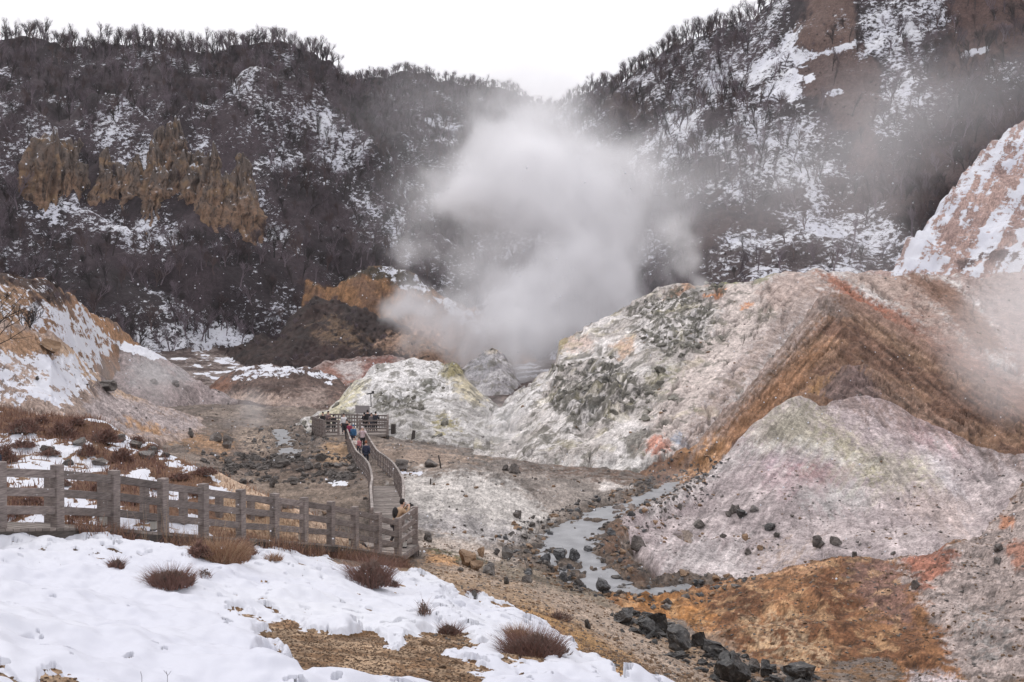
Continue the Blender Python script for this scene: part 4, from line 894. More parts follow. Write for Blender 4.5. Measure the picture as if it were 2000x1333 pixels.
# corner pad
cR = np.array(PT(811, 986, 36.2))          # right end post
e0 = near_posts[-1]; corner_deck = e0[2]-RH
deck([*nl[:-1], nl[-1]+dAB*.15], [*fl[:-1], fl[-1]+dAB*.15], zd+.0, .16)
for s_, L in ((-1, nl), (1, fl)):      # kerb beams and joists under the deck
    m = MB()
    for i in range(len(L)-1): m.box((*L[i], zd[i]-.14), (*L[i+1], zd[i+1]-.14), .12, .16)
    part(m, 'beam', WOODD)
for i in range(0, len(nl), 1):
    m = MB(); m.box((*nl[i], zd[i]-.25), (*fl[i], zd[i]-.25), .12, .14); part(m, 'joist', WOODD)
# section two: centre line (px, py of deck, depth)
CL = [(745, 1072, 34.8), (752, 1040, 37.5), (756, 1003, 41.5), (757, 984, 44.6), (751, 962, 50.0), (744, 944, 55.5), (733, 930, 60.0), (716, 914, 65.5), (707, 896, 70), (700, 880, 74.5), (695, 866, 79), (692, 856, 82.5)]
CP = np.array([PT(*q) for q in CL]); hw = .68
tv = np.gradient(CP[:, :2], axis=0); tv /= np.linalg.norm(tv, axis=1)[:, None]; nv = np.c_[-tv[:, 1], tv[:, 0]]
L2 = CP[:, :2]+nv*hw; R2_ = CP[:, :2]-nv*hw
# widen at the corner landing
L2[0] = far_posts[-1][:2]; R2_[0] = np.array(cR[:2]); L2[1] = far_posts[-1][:2]+dAB*1.5
deck(L2[:5], R2_[:5], CP[:5, 2], .16); deck(L2[4:], R2_[4:], CP[4:, 2], .30)
m = MB()
for i in range(len(CP)-1):
    for L in (L2, R2_): m.box((*L[i], CP[i, 2]-.15), (*L[i+1], CP[i+1, 2]-.15), .12, .18)
part(m, 'beam', WOODD)
def resample(P, st):
    P = np.array(P); d = np.r_[0, np.cumsum(np.linalg.norm(np.diff(P[:, :2], axis=0), axis=1))]; n = max(2, int(round(d[-1]/st))+1); t = np.linspace(0, d[-1], n)
    return np.c_[np.interp(t, d, P[:, 0]), np.interp(t, d, P[:, 1]), np.interp(t, d, P[:, 2])]
for side, L, i0 in (('l', L2, 1), ('r', R2_, 0)):
    P = np.c_[L, CP[:, 2]][i0:-1]
    if side == 'r': P[0, :2] = cR[:2]
    Q = resample(P, 1.45); Q[:, 2] += 1.12
    for q in Q: post(q, 1.12, q[2], .11, mat=WOOD, below=1.0)
    Q2 = Q.copy(); Q2[:, 2] -= 0
    rails(Q2, (-.14, -.50, -.86), w=.05, h=.07)
    m = MB()
    for i in range(len(Q)-1): m.box(Q[i]+(0, 0, .01), Q[i+1]+(0, 0, .01), .10, .045, ext=.03)
    part(m, 'handrail', WOODL)
# end bay of the corner
pr = (cR[0], cR[1], corner_deck+RH+.05); post(pr, RH, pr[2], .2, below=1.3)
rails([e0, pr], (-.12, -.50, -.88), w=.08, h=.18)
for q in (e0, pr, (near_posts[-2])):
    m = MB(); m.box((q[0]+.05, q[1]+.08, corner_deck-1.5), (q[0]+.05, q[1]+.08, corner_deck-.1), .16, .16); part(m, 'support', WOODD)
m = MB(); m.box((e0[0], e0[1], corner_deck-.55), (pr[0], pr[1], corner_deck-.55), .1, .12)
part(m, 'brace', WOODD)
m = MB(); m.box((e0[0]-nAB[0]*.1, e0[1]-.1, corner_deck-.12), (pr[0]+.1, pr[1]-.1, corner_deck-.12), .1, .18); part(m, 'beam', WOOD)
deck([near_posts[-1][:2]-nAB*.1, np.array(cR[:2])+(.12, 0)], [far_posts[-1][:2], far_posts[-1][:2]+(.9, 1.6)], [corner_deck]*2, .18)
# ---------------- viewing platform at the far end
zp = -6.85
PF = [PT(611, 0, 88), PT(634, 0, 83.3), PT(757, 0, 84), PT(757, 0, 90.5), PT(640, 0, 92.5)]
PF = [(p[0], p[1], zp) for p in PF]
plat = empty('viewing_platform', PF[1]); tag(plat, 'grey timber viewing platform with railings at the end of the boardwalk', 'platform')
def ppart(mb, name, mat, **k): o = mb.build(name, mat, None, **k); o.parent = plat; o.location = -plat.location; return o
m = MB()
n0 = len(m.v); m.v += [np.array(p) for p in PF]+[np.array(p)-(0, 0, .2) for p in PF]; m.f.append([0, 1, 2, 3, 4]); m.m.append(0)
for i in range(5): j = (i+1) % 5; m.f.append([i, j, j+5, i+5][::-1]); m.m.append(0)
ppart(m, 'deck', DECK)
_pp = []
def railing(a, b, st, skip=None, dense=False):
    P = resample([a, b], st); P[:, 2] += 1.25
    for q in P:
        if any(math.hypot(q[0]-u_[0], q[1]-u_[1]) < .25 for u_ in _pp): continue
        _pp.append(q); mm_ = MB(); mm_.box((q[0], q[1], q[2]-1.25-1.0), q, .18, .18); ppart(mm_, 'post', WOOD, bevel=.01)
    for dz in (-.1, -.42, -.74, -1.05):
        mm_ = MB(); mm_.box((*P[0][:2], P[0][2]+dz), (*P[-1][:2], P[-1][2]+dz), .07, .13); ppart(mm_, 'rail', WOOD)
    if dense:
        mm_ = MB(); K = resample([a, b], .28)
        for q in K: mm_.box((q[0], q[1], q[2]), (q[0], q[1], q[2]+1.15), .07, .07)
        ppart(mm_, 'balusters', WOOD)
railing(PF[0], PF[1], 1.1); gapL = PT(661, 0, 83.6); gapR = PT(703, 0, 83.8)
railing(PF[1], (gapL[0], gapL[1], zp), 1.2); railing((gapR[0], gapR[1], zp), PF[2], 2.3)
railing(PF[2], PF[3], 1.5); railing(PF[4], PF[3], 1.4, dense=True); railing(PF[0], PF[4], 1.5)
for p in PF[:3]: m = MB(); m.box((p[0], p[1], zp-1.6), (p[0], p[1], zp-.1), .22, .22); ppart(m, 'support', WOODD)
m = MB()
m.box((PF[1][0], PF[1][1], zp-.5), (PF[2][0], PF[2][1], zp-.5), .1, .14); ppart(m, 'brace', WOODD)

# ---------------- lanterns along the deck
def lantern(px, py, D, label):
    p = PT(px, py, D); o = empty('lantern', p); tag(o, label, 'lantern', 'white lanterns standing along the boardwalk')
    m = MB(); m.box((0, 0, 0), (0, 0, .035), .15, .15); m.build('base', DARKM, o, bevel=.005)
    m = MB(); m.box((0, 0, .235), (0, 0, .27), .16, .16); m.build('cap', DARKM, o, bevel=.005)
    m = MB(); m.box((0, 0, .035), (0, 0, .235), .125, .125); m.build('panel', LGLASS, o)
    m = MB(); m.tube([(0, 0, .27), (0, 0, .36)], .018, 6); m.tube([(0, 0, .35), (0, 0, .40)], [.14, .03], 10); m.build('hood', DARKM, o, smooth=False)
zdk = lambda px: np.interp(px, [p[0] for p in POSTS], near_posts[:, 2]-RH)
for px, off, lb in [(232, .45, 'white lantern nearest the camera on the boardwalk deck'), (357, .9, 'white lantern between the fourth and fifth fence posts seen'), (503, .5, 'white lantern right of the big dry grass clump'),
                    (616, .5, 'white lantern behind the thin middle posts of the fence'), (712, .5, 'white lantern left of the boardwalk corner'), (794, -.05, 'white lantern in the end bay of the boardwalk corner')]:
    k = (px-1000)/F; t = (k*A0[1]-A0[0]+0)/(dAB[0]-k*dAB[1]); P = A0+dAB*t+nAB*off
    if px == 794: P = (e0[:2]+cR[:2])/2+np.array((-.1, .25))
    z = float(np.interp(P@dAB, near_posts[:, :2]@dAB, near_posts[:, 2]-RH))+.03
    D = P[1]; lantern(1000+P[0]/P[1]*F, HZ-z*F/D, D, lb)

# ================================================================ PEOPLE
def skin(pts, edges, radii, name, mat, parent, sub=1):
    me = bpy.data.meshes.new(name); me.from_pydata(pts, edges, []); me.materials.append(mat)
    o = link(name, me, None, parent); sk = o.modifiers.new('skin', 'SKIN'); sk.use_smooth_shade = True
    for i, r in enumerate(radii):
        rr = r if hasattr(r, '__len__') else (r, r); me.skin_vertices[0].data[i].radius = rr
    me.skin_vertices[0].data[0].use_root = True
    sb = o.modifiers.new('sub', 'SUBSURF'); sb.levels = sub; sb.render_levels = sub
    return o
_mc = {}
def cloth(col):
    if col not in _mc: _mc[col] = plain('cloth', col, .85, .22, 9)
    return _mc[col]
SKIN = plain('skin', (206, 164, 142), .55, .05)
def person(loc, rz, h, jacket, trousers, hair, label, arms='down', stride=.12, lean=.0, bag=None, hood=None, crouch=0.0, group=None):
    """one figure: h height, arms down/up/rail/phone, lean forward in metres at shoulder height"""
    o = empty('person', loc, rz); tag(o, label, 'person', group)
    k = h/1.7; hip = .92*k*(1-crouch*.35); L = lean*k
    sh = hip+.50*k-abs(lean)*.12; hd = sh+.17*k
    def j(x, y, z): return (x*k, y, z)
    kz = hip*.53; kf = .10+crouch*.25
    P = [j(0, 0, hip), j(0, L*.45, hip+.25*k), j(0, L, sh-.06*k), j(0, L*1.15, sh+.06*k), j(0, L*1.3+.01, hd+.02*k), j(0, L*1.3+.02, hd+.13*k)]
    E = [(0, 1), (1, 2), (2, 3), (3, 4), (4, 5)]; Rr = [(.15*k, .11*k), (.14*k, .10*k), (.17*k, .11*k), .052*k, (.078*k, .092*k), (.062*k, .07*k)]
    for s_ in (-1, 1):
        n = len(P); f = stride*s_
        P += [j(.09*s_, 0, hip-.06*k), j(.10*s_, kf*.5+f*.5, kz), j(.10*s_, f-crouch*.05, .09*k), j(.11*s_, f+.13*k, .04*k)]; E += [(0, n), (n, n+1), (n+1, n+2), (n+2, n+3)]
        Rr += [.088*k, .060*k, .042*k, .036*k]
        n = len(P); y = L
        if arms == 'down': A = [j(.19*s_, y, sh-.04*k), j(.24*s_, y-.02-f*.4, sh-.32*k), j(.23*s_, y+.08-f*.6, sh-.56*k), j(.22*s_, y+.12-f*.6, sh-.64*k)]
        elif arms == 'rail': A = [j(.19*s_, y, sh-.04*k), j(.25*s_, y+.12, sh-.28*k), j(.18*s_, y+.36, sh-.34*k), j(.16*s_, y+.43, sh-.34*k)]
        elif arms == 'up': A = [j(.19*s_, y, sh-.03*k), j(.27*s_, y+.16, sh-.16*k), j(.13*s_, y+.27, sh+.06*k), j(.08*s_, y+.29, sh+.12*k)]
        else: A = [j(.19*s_, y, sh-.04*k), j(.24*s_, y+.05, sh-.30*k), j(.12*s_, y+.30, sh-.24*k), j(.07*s_, y+.36, sh-.20*k)]
        P += A; E += [(2, n), (n, n+1), (n+1, n+2), (n+2, n+3)]; Rr += [.062*k, .050*k, .036*k, .03*k]
        hands = [np.array(A[2]), np.array(A[3])]
        m = MB(); d = hands[1]-hands[0]; d = d/np.linalg.norm(d); w = hands[1]; sx = np.cross(d, (0, 0, 1)); sx /= np.linalg.norm(sx)+1e-9; up_ = np.cross(sx, d)
        for q in range(4): 
            b0 = w+sx*(q-1.5)*.019*k; l = (.06, .072, .068, .052)[q]*k; m.tube([b0, b0+d*l*.55, b0+d*l-up_*.02], [.010*k, .009*k, .007*k], 5)
        m.tube([w-sx*.03*k, w-sx*.055*k+d*.03*k], [.011*k, .008*k], 5); m.ball(w, (.04*k, .04*k, .03*k), 7, 5); m.build('hand', SKIN, o, smooth=True)
    skin(P, E, Rr, 'body', SKIN, o)
    # clothing follows the same bones, a little larger
    T = [P[0], P[6], P[7], P[8], P[14], P[15], P[16]]
    skin([P[0]]+[P[6], P[7], P[8]]+[P[14], P[15], P[16]], [(0, 1), (1, 2), (2, 3), (0, 4), (4, 5), (5, 6)], [(.165*k, .135*k), .105*k, .078*k, .062*k, .105*k, .078*k, .062*k], 'trousers', cloth(trousers), o)
    lo = (P[0][0], P[0][1], P[0][2]-.05*k)
    skin([P[1], lo, P[2], (P[3][0], P[3][1], P[3][2]-.02*k), P[10], P[11], P[12], P[18], P[19], P[20]], [(0, 1), (0, 2), (2, 3), (2, 4), (4, 5), (5, 6), (2, 7), (7, 8), (8, 9)],
         [(.19*k, .15*k), (.19*k, .15*k), (.20*k, .15*k), .075*k, .088*k, .07*k, .054*k, .088*k, .07*k, .054*k], 'jacket', cloth(jacket), o)
    hc = np.array(P[4])+np.array((0, 0, .05*k)); m = MB()
    m.ball(hc+(0, -.015, .025*k), (.098*k, .112*k, .125*k), 12, 8, lambda d: 1.0 if (d[1] < .35 or d[2] > .45) else .72); m.build('hair' if not hood else 'hat', cloth(hood or hair), o, smooth=True)
    m = MB(); f = hc+(0, .098*k, -.02*k); m.ball(f, (.013*k, .02*k, .022*k), 6, 5)
    m.ball(hc+(-.085*k, 0, -.02*k), (.012*k, .02*k, .03*k), 6, 5); m.ball(hc+(.085*k, 0, -.02*k), (.012*k, .02*k, .03*k), 6, 5); m.build('face', SKIN, o, smooth=True)
    m = MB()
    for s_ in (-1, 1): m.ball(hc+(.032*k*s_, .086*k, .0), (.011*k, .008*k, .007*k), 6, 4)
    m.build('eyes', cloth((30, 24, 22)), o)
    m = MB(); m.ball(hc+(0, .088*k, -.055*k), (.025*k, .009*k, .007*k), 7, 4); m.build('mouth', cloth((150, 84, 80)), o)
    m = MB()
    for s_, i in ((-1, 8), (1, 16)):
        q = np.array(P[i]); m.ball(q+(0, .07*k, -.05*k), (.05*k, .13*k, .048*k), 8, 5)
    m.build('shoes', cloth((40, 36, 36)), o, smooth=True)
    if bag:
        m = MB(); b = np.array(P[2]); m.ball(b+(0, -.22*k, -.08*k), (.16*k, .11*k, .23*k), 10, 8); m.build('backpack', cloth(bag), o, smooth=True)
    return o
def deckz2(y): return float(np.interp(y, CP[:, 1], CP[:, 2]))
def on_walk(px, D, off=0):
    x = (px-1000)/F*D; return (x, D, deckz2(D)+.03)
BLK = (34, 32, 36)
cam_p = person((*(np.array(PT(772, 0, 36.0))[:2]), corner_deck+.03), radians(-62), 1.66, (176, 142, 108), (46, 42, 46), (36, 28, 26), 'person in tan jacket bending to take a photo at the boardwalk corner', 'up', .12, .22, (38, 34, 34), crouch=.35)
m = MB(); m.box((-.07, 0, 0), (.07, 0, 0), .07, .10); m.box((-.02, 0, .06), (.03, 0, .06), .05, .04); m.tube([(0, .02, 0), (0, .12, 0)], [.036, .04], 9)
q = m.build('photo_camera', DARKM); q.location = cam_p.location; q.rotation_euler[2] = radians(-62)
hx = np.array((-math.sin(radians(-62)), math.cos(radians(-62))))*.58
q.location = (cam_p.location[0]+hx[0], cam_p.location[1]+hx[1], cam_p.location[2]+1.36)
tag(q, 'small black camera held by the person in the tan jacket', 'camera')
bp_ = empty('backpack', (*np.array(PT(706, 0, 34.0))[:2], corner_deck+.05)); tag(bp_, 'black backpack lying on the boardwalk deck left of the corner', 'backpack')
m = MB(); m.ball((0, 0, .2), (.2, .14, .22), 12, 8); m.build('bag_body', cloth(BLK), bp_, smooth=True)
m = MB(); m.tube([(-.1, -.12, .32), (-.1, -.19, .2), (-.1, -.12, .06)], .018, 5); m.tube([(.1, -.12, .32), (.1, -.19, .2), (.1, -.12, .06)], .018, 5); m.build('straps', cloth((200, 198, 196)), bp_)
person((*(np.array(PT(-14, 0, 20.2))[:2]), float(near_posts[2][2]-RH)), radians(60), 1.62, (30, 34, 52), (40, 40, 48), (30, 28, 34), 'person in navy leaning on the fence at the left edge', 'rail', .05, .12, hood=(28, 32, 50))
person(on_walk(715, 66), radians(3), 1.62, (44, 50, 74), (34, 40, 58), (120, 78, 56), 'person in navy coat walking away with an orange brown hat', 'down', .14, hood=(140, 84, 56))
person(on_walk(708, 74.5), radians(180), 1.68, (208, 186, 190), (30, 28, 32), (70, 40, 38), 'person in pale pink jacket and white hat raising a camera', 'up', .10, hood=(214, 206, 206))
person(on_walk(701, 71.8), radians(165), 1.18, (196, 120, 128), (44, 42, 60), (40, 32, 30), 'child in pink jacket holding an adult’s side', 'down', .08)
person(on_walk(692, 71), radians(175), 1.30, (216, 206, 198), (204, 162, 130), (40, 30, 28), 'child in white top and beige trousers on the boardwalk', 'phone', .08)
person(on_walk(690, 76.5), radians(170), 1.60, (40, 96, 138), (40, 40, 56), (40, 90, 130), 'person in a bright blue hooded jacket on the boardwalk', 'down', .10, hood=(38, 104, 148))
person(on_walk(682.5, 78.8), radians(150), 1.62, (142, 38, 72), (36, 34, 40), (34, 28, 28), 'person in crimson jacket on the boardwalk', 'down', .1)
person(on_walk(677.5, 80.2), radians(200), 1.66, BLK, (36, 36, 40), (30, 26, 26), 'person in black coat beside the crimson jacket', 'down', .1)
person((*(np.array(PT(671.5, 0, 84.6))[:2]), zp+.0), radians(190), 1.64, (214, 212, 214), (50, 48, 56), (34, 30, 30), 'person in white jacket where the boardwalk meets the platform', 'down', .1)
for px, D, rz, h, jc, tr, hr, lb, am in [(631.5, 86.2, 150, 1.68, (32, 28, 30), BLK, (28, 24, 24), 'person in black with long dark hair at the platform’s left end', 'rail'),
    (640.5, 86.8, 215, 1.72, (118, 96, 96), BLK, (28, 22, 22), 'person in a patterned brown coat at the platform’s left end', 'phone'),
    (652, 85.6, 20, 1.5, BLK, BLK, (30, 26, 26), 'person in black bending over the platform rail', 'rail'),
    (712, 88.5, 30, 1.5, (52, 46, 50), BLK, (32, 28, 28), 'short person in dark grey beside the sign board', 'phone'),
    (718, 88.0, 10, 1.74, BLK, BLK, (26, 24, 24), 'tall person in black right of the sign board', 'down'),
    (725.5, 87.2, 190, 1.55, (112, 104, 106), (60, 58, 66), (60, 50, 46), 'person in grey jacket between two people in black', 'down'),
    (733, 87.0, -20, 1.66, (40, 42, 54), BLK, (28, 26, 26), 'person in dark navy jacket at the platform’s right side', 'rail')]:
    person((*(np.array(PT(px, 0, D))[:2]), zp), radians(rz), h, jc, tr, hr, lb, am, .05, .06)

# ---------------- signs, stakes and stumps
sb = empty('sign_board', (*(np.array(PT(708, 0, 91.6))[:2]), zp)); tag(sb, 'grey blank faced board standing behind the platform people', 'sign')
m = MB(); m.box((-.5, 0, 0), (-.5, 0, 1.3), .08, .08); m.build('leg', WOOD, sb); m = MB(); m.box((.5, 0, 0), (.5, 0, 1.3), .08, .08); m.build('leg', WOOD, sb)
m = MB(); m.box((-.66, 0, 1.65), (.66, 0, 1.65), .06, .72); m.build('panel', plain('sign_panel', (140, 134, 134), .6, .08), sb)
r = ray(725, 796)
if r:
    ps = empty('direction_post', r); tag(ps, 'thin dark post with a small box and cross arm on the white mound', 'post')
    m = MB(); m.tube([(0, 0, -.3), (-.04, 0, 1.45)], .05, 6); m.build('pole', DARKM, ps)
    m = MB(); m.box((-.48, 0, 1.32), (.18, 0, 1.42), .12, .14); m.box((.05, 0, 1.5), (.3, 0, 1.5), .2, .28); m.build('box', DARKM, ps)
    m = MB(); m.tube([(0, 0, .1), (-.25, .2, -.05)], .04, 5); m.build('brace', DARKM, ps)
def stake(px, py, h, w, lean, label, mat=WOODD, cat='stake'):
    r = ray(px, py)
    if not r: return
    o = empty('stake' if cat == 'stake' else 'stump', r); tag(o, label, cat)
    m = MB(); m.tube([(0, 0, -.2), (lean*.5, 0, h*.5), (lean, 0, h)], [w, w*.92, w*.85], 9); m.build('shaft', mat, o)
stake(768, 848, .85, .24, .02, 'dark square stump just right of the platform', cat='stump'); stake(806, 859, .75, .17, .12, 'leaning dark stump further right of the platform', cat='stump')
stake(862, 915, .78, .05, -.18, 'thin black leaning stake beside the dark flat rocks'); stake(841, 946, .3, .045, .0, 'short black peg on the pale mound by the boardwalk')
stake(1669, 1088, .2, .11, 0, 'small dark block on the crest of the orange spur', cat='stump')

# ================================================================ ROCKS
def rock_mat(name, a, b, lichen=None, gloss=.8):
    N = NT(name); p = N.obj(); n = N.noise(p, 2.2, 8, .65); n2 = N.noise(p, 9, 4, .6)
    ri = N.n('ShaderNodeObjectInfo').outputs['Random']
    col = N.mix(N.mr(n, .35, .65), C4(c(*a)), C4(c(*b)))
    if lichen: col = N.mix(N.mr(n2, .58, .66, 0, .7), col, C4(c(*lichen)))
    v = N.mr(ri, 0, 1, .75, 1.25); col = N.mix(1.0, col, N.n('ShaderNodeCombineColor', {0: v, 1: v, 2: v}).outputs[0], 'MULTIPLY')
    return N.out(col, gloss, N.bump(n2, .8, .06))
RK = {'b': rock_mat('dark_basalt', (28, 27, 27), (66, 63, 61), (120, 116, 108), .55), 'd': rock_mat('dark_rock', (66, 61, 58), (112, 104, 98)),
      'g': rock_mat('grey_rock', (84, 80, 78), (132, 126, 120)), 'o': rock_mat('ochre_rock', (110, 84, 60), (152, 122, 92)), 'c': rock_mat('crusted_rock', (92, 90, 82), (146, 142, 132), (156, 150, 118)), 'w': rock_mat('wet_rock', (50, 50, 52), (92, 92, 94), None, .35)}
import bmesh
from mathutils import Vector, noise as mn
def rock_mesh(seed, kind, sub=4):
    bm = bmesh.new(); bmesh.ops.create_icosphere(bm, subdivisions=sub, radius=.5); r = random.Random(seed)
    pl = [(Vector((r.gauss(0, 1), r.gauss(0, 1), r.gauss(0, .8))).normalized(), r.uniform(.17, .36)) for _ in range(13)]
    off = Vector((seed*3.7, seed*1.3, 0))
    for v in bm.verts:
        p = v.co.copy()
        for n, d in pl:
            k = p.dot(n)-d
            if k > 0: p -= n*k*.97
        q = v.co*2.2+off; p += v.co.normalized()*(mn.noise(q)*.10+mn.noise(q*2.6)*.05+mn.noise(q*7)*.03)
        v.co = p
    me = bpy.data.meshes.new('rock'); bm.to_mesh(me); bm.free(); me.materials.append(RK[kind]); me.update(); return me
RM = {k: [rock_mesh(i*7+ord(k), k) for i in range(4)] for k in RK}
def boulder(cx, cyy, w, h, kind, label, group=None, mono=None):
    r = ray(cx, cyy+h*.5)
    if r is None: return
    D = r[1]; W_ = w/F*D; H_ = h/F*D*1.0
    o = bpy.data.objects.new('boulder', RM[kind][random.randrange(4)]); S.collection.objects.link(o)
    o.scale = (W_*1.38, W_*random.uniform(1.0, 1.3), H_*1.7); o.rotation_euler = (random.uniform(-.2, .2), random.uniform(-.2, .2), random.uniform(0, 6.3))
    o.location = (r[0], r[1]+W_*.35, r[2]+H_*.42); tag(o, label, 'boulder', group); return o
G1 = 'black boulders in the gully at the lower right'
for a in [(1221,1207,50,28,'b','low black boulder at the upper left end of the gully row'), (1263,1229,38,28,'b','black boulder second from the top of the gully row'), (1290,1218,46,38,'b','rounded speckled black boulder against the orange spur'),
          (1325,1254,50,42,'b','long black boulder below the speckled one'), (1365,1251,34,30,'b','upright black boulder with pale flecks in the gully row'), (1403,1272,68,30,'b','wide flat black boulder in the middle of the gully row'),
          (1430,1308,84,54,'b','largest jagged black boulder at the lower right'), (1572,1319,70,32,'b','angular black slab at the bottom edge of the photo'), (1500,1310,34,30,'b','small black boulder between the largest boulder and the slab'),
          (1478,1300,22,20,'d','dark stone just right of the largest black boulder')]: boulder(*a, G1)
G2 = 'brown boulders below the boardwalk corner'
for a in [(914,1094,36,28,'o','big brown boulder right below the boardwalk corner'), (931,1106,30,22,'o','brown boulder leaning against the big brown one'), (955,1111,28,26,'g','tilted grey slab right of the brown boulders'),
          (990,1083,24,22,'g','rounded grey boulder above the brown boulders'), (938,1079,14,16,'o','small upright brown stone left of the rounded grey boulder'), (969,1080,15,9,'d','small dark stone beside the rounded grey boulder'),
          (836,1054,24,14,'d','dark boulder nearest the boardwalk corner'), (1012,1007,22,20,'d','single dark boulder on the pale mound'), (925,1161,15,12,'g','small stone at the edge of the snow'),
          (990,1137,16,11,'d','dark stone in the brown gravel'), (1030,1132,19,14,'g','grey stone in the brown gravel'), (955,1102,10,8,'d','tiny stone by the brown boulders'), (898,1113,12,8,'g','flat stone left below the brown boulders')]: boulder(*a, G2)
G3 = 'boulders in and beside the creek'
for a in [(1096,1084,28,18,'w','wet grey boulder standing in the creek'), (1121,1088,26,18,'w','wet boulder right beside the other one in the creek'), (1184,1148,36,22,'w','large striped boulder at the near end of the creek'),
          (1246,1066,32,24,'d','dark boulder on the right bank of the creek'), (1150,1076,22,13,'w','low boulder on the gravel bar in the creek'), (1066,1092,22,16,'w','boulder on the left bank at the creek bend'),
          (1100,1130,24,14,'w','wet boulder below the creek bend'), (1112,1110,18,10,'w','flat wet stone in the creek'), (1075,1112,16,12,'d','dark stone on the left bank'), (1130,1142,20,12,'d','dark stone at the near bank'),
          (1215,1150,18,10,'g','pale stone beside the striped boulder'), (1303,1188,18,12,'g','grey stone on the bright orange slope'), (1149,1222,16,14,'d','dark stone on the brown gravel slope'), (1195,1040,18,10,'w','stone at the upper bend of the creek'),
          (1232,1005,16,9,'w','small stone in the upper creek'), (1262,985,14,8,'w','stone where the creek narrows')]: boulder(*a, G3)
G4 = 'dark boulders on the valley floor'
for a in [(1004,918,22,16,'d','dark boulder beyond the pale mound'), (988,915,14,10,'d','small boulder left of the dark one beyond the pale mound'), (837,907,28,15,'d','blocky dark boulder near the leaning stake'), (782,913,40,16,'d','long flat dark boulder right of the boardwalk'),
          (423,855,25,17,'d','dark boulder on the flat left of the platform'), (440,868,28,20,'d','largest dark boulder on the flat left of the platform'), (371,849,12,12,'d','small dark boulder farthest left on the flat'),
          (540,905,38,20,'d','big dark mounded boulder left of the boardwalk'), (624,893,30,18,'d','slate boulder close to the boardwalk'), (530,946,16,17,'d','round dark boulder on the bare flat behind the fence'), (571,944,24,11,'d','low dark boulder right of the round one'),
          (602,910,18,12,'d','dark boulder beside the slate boulder'), (648,925,20,12,'d','dark boulder at the foot of the boardwalk'), (585,918,16,9,'d','flat dark boulder below the mounded one'), (715,853,14,8,'d','dark stone in front of the platform rail'), (752,853,10,8,'o','brown stone right in front of the platform')]: boulder(*a, G4)
G5 = 'dark boulders on the mauve mound'
for a in [(1370,1029,25,15,'d','separate dark boulder left of the boulder cluster'), (1432,996,15,17,'d','top left boulder of the cluster'), (1442,995,14,15,'d','boulder at the centre of the cluster'), (1451,1006,20,15,'b','black boulder lowest in the cluster'),
          (1476,994,19,14,'g','grey boulder right of the cluster'), (1424,1005,13,10,'d','small boulder left in the cluster'), (1504,1032,21,14,'b','black boulder below and right of the cluster'), (1458,1050,15,13,'o','ochre boulder below the cluster'),
          (1518,1048,16,12,'d','slate coloured boulder on the mound slope'), (1603,1064,32,18,'d','wide dark boulder above the orange crest'), (1633,1062,25,14,'d','flat boulder right of the wide one'), (1462,1080,16,11,'d','dark boulder low on the mound'),
          (1484,1072,14,10,'o','mossy small boulder low on the mound'), (1953,1077,26,11,'d','dark flat boulder at the right edge'), (1951,1096,19,15,'g','grey boulder under the flat one at the right edge'), (1791,1144,18,20,'d','dark stone below the rusty patch'),
          (1328,993,14,12,'d','boulder on the pale left flank of the mound'), (1300,1000,10,8,'d','tiny boulder far down the left flank'), (1412,1050,12,8,'d','small stone left below the cluster'), (1548,1010,10,7,'d','lone pebble sized boulder right of the cluster')]: boulder(*a, G5)
boulder(86, 674, 46, 24, 'o', 'large ochre boulder on the snowy left slope')
for a in [(205,754,44,16,'d','dark lumpy outcrop on the pale left spur'), (300,748,22,9,'d','dark stone at the foot of the grey mound'), (342,752,18,9,'d','stone right at the foot of the grey mound')]: boulder(*a, 'stones on the left slopes')
G6 = 'grey boulders on the snowy bank'
for x_, y_, w_, h_, k_ in [(40,842,40,16,'g'), (85,878,36,16,'d'), (150,866,30,14,'g'), (190,903,36,16,'d'), (262,868,32,16,'d'), (280,890,38,15,'g'), (296,882,22,12,'d'), (318,890,18,8,'d'), (235,858,24,12,'d'), (130,905,22,10,'d')]:
    boulder(x_, y_, w_, h_, k_, 'one of the grey boulders poking out of the snow on the bank behind the fence', G6)

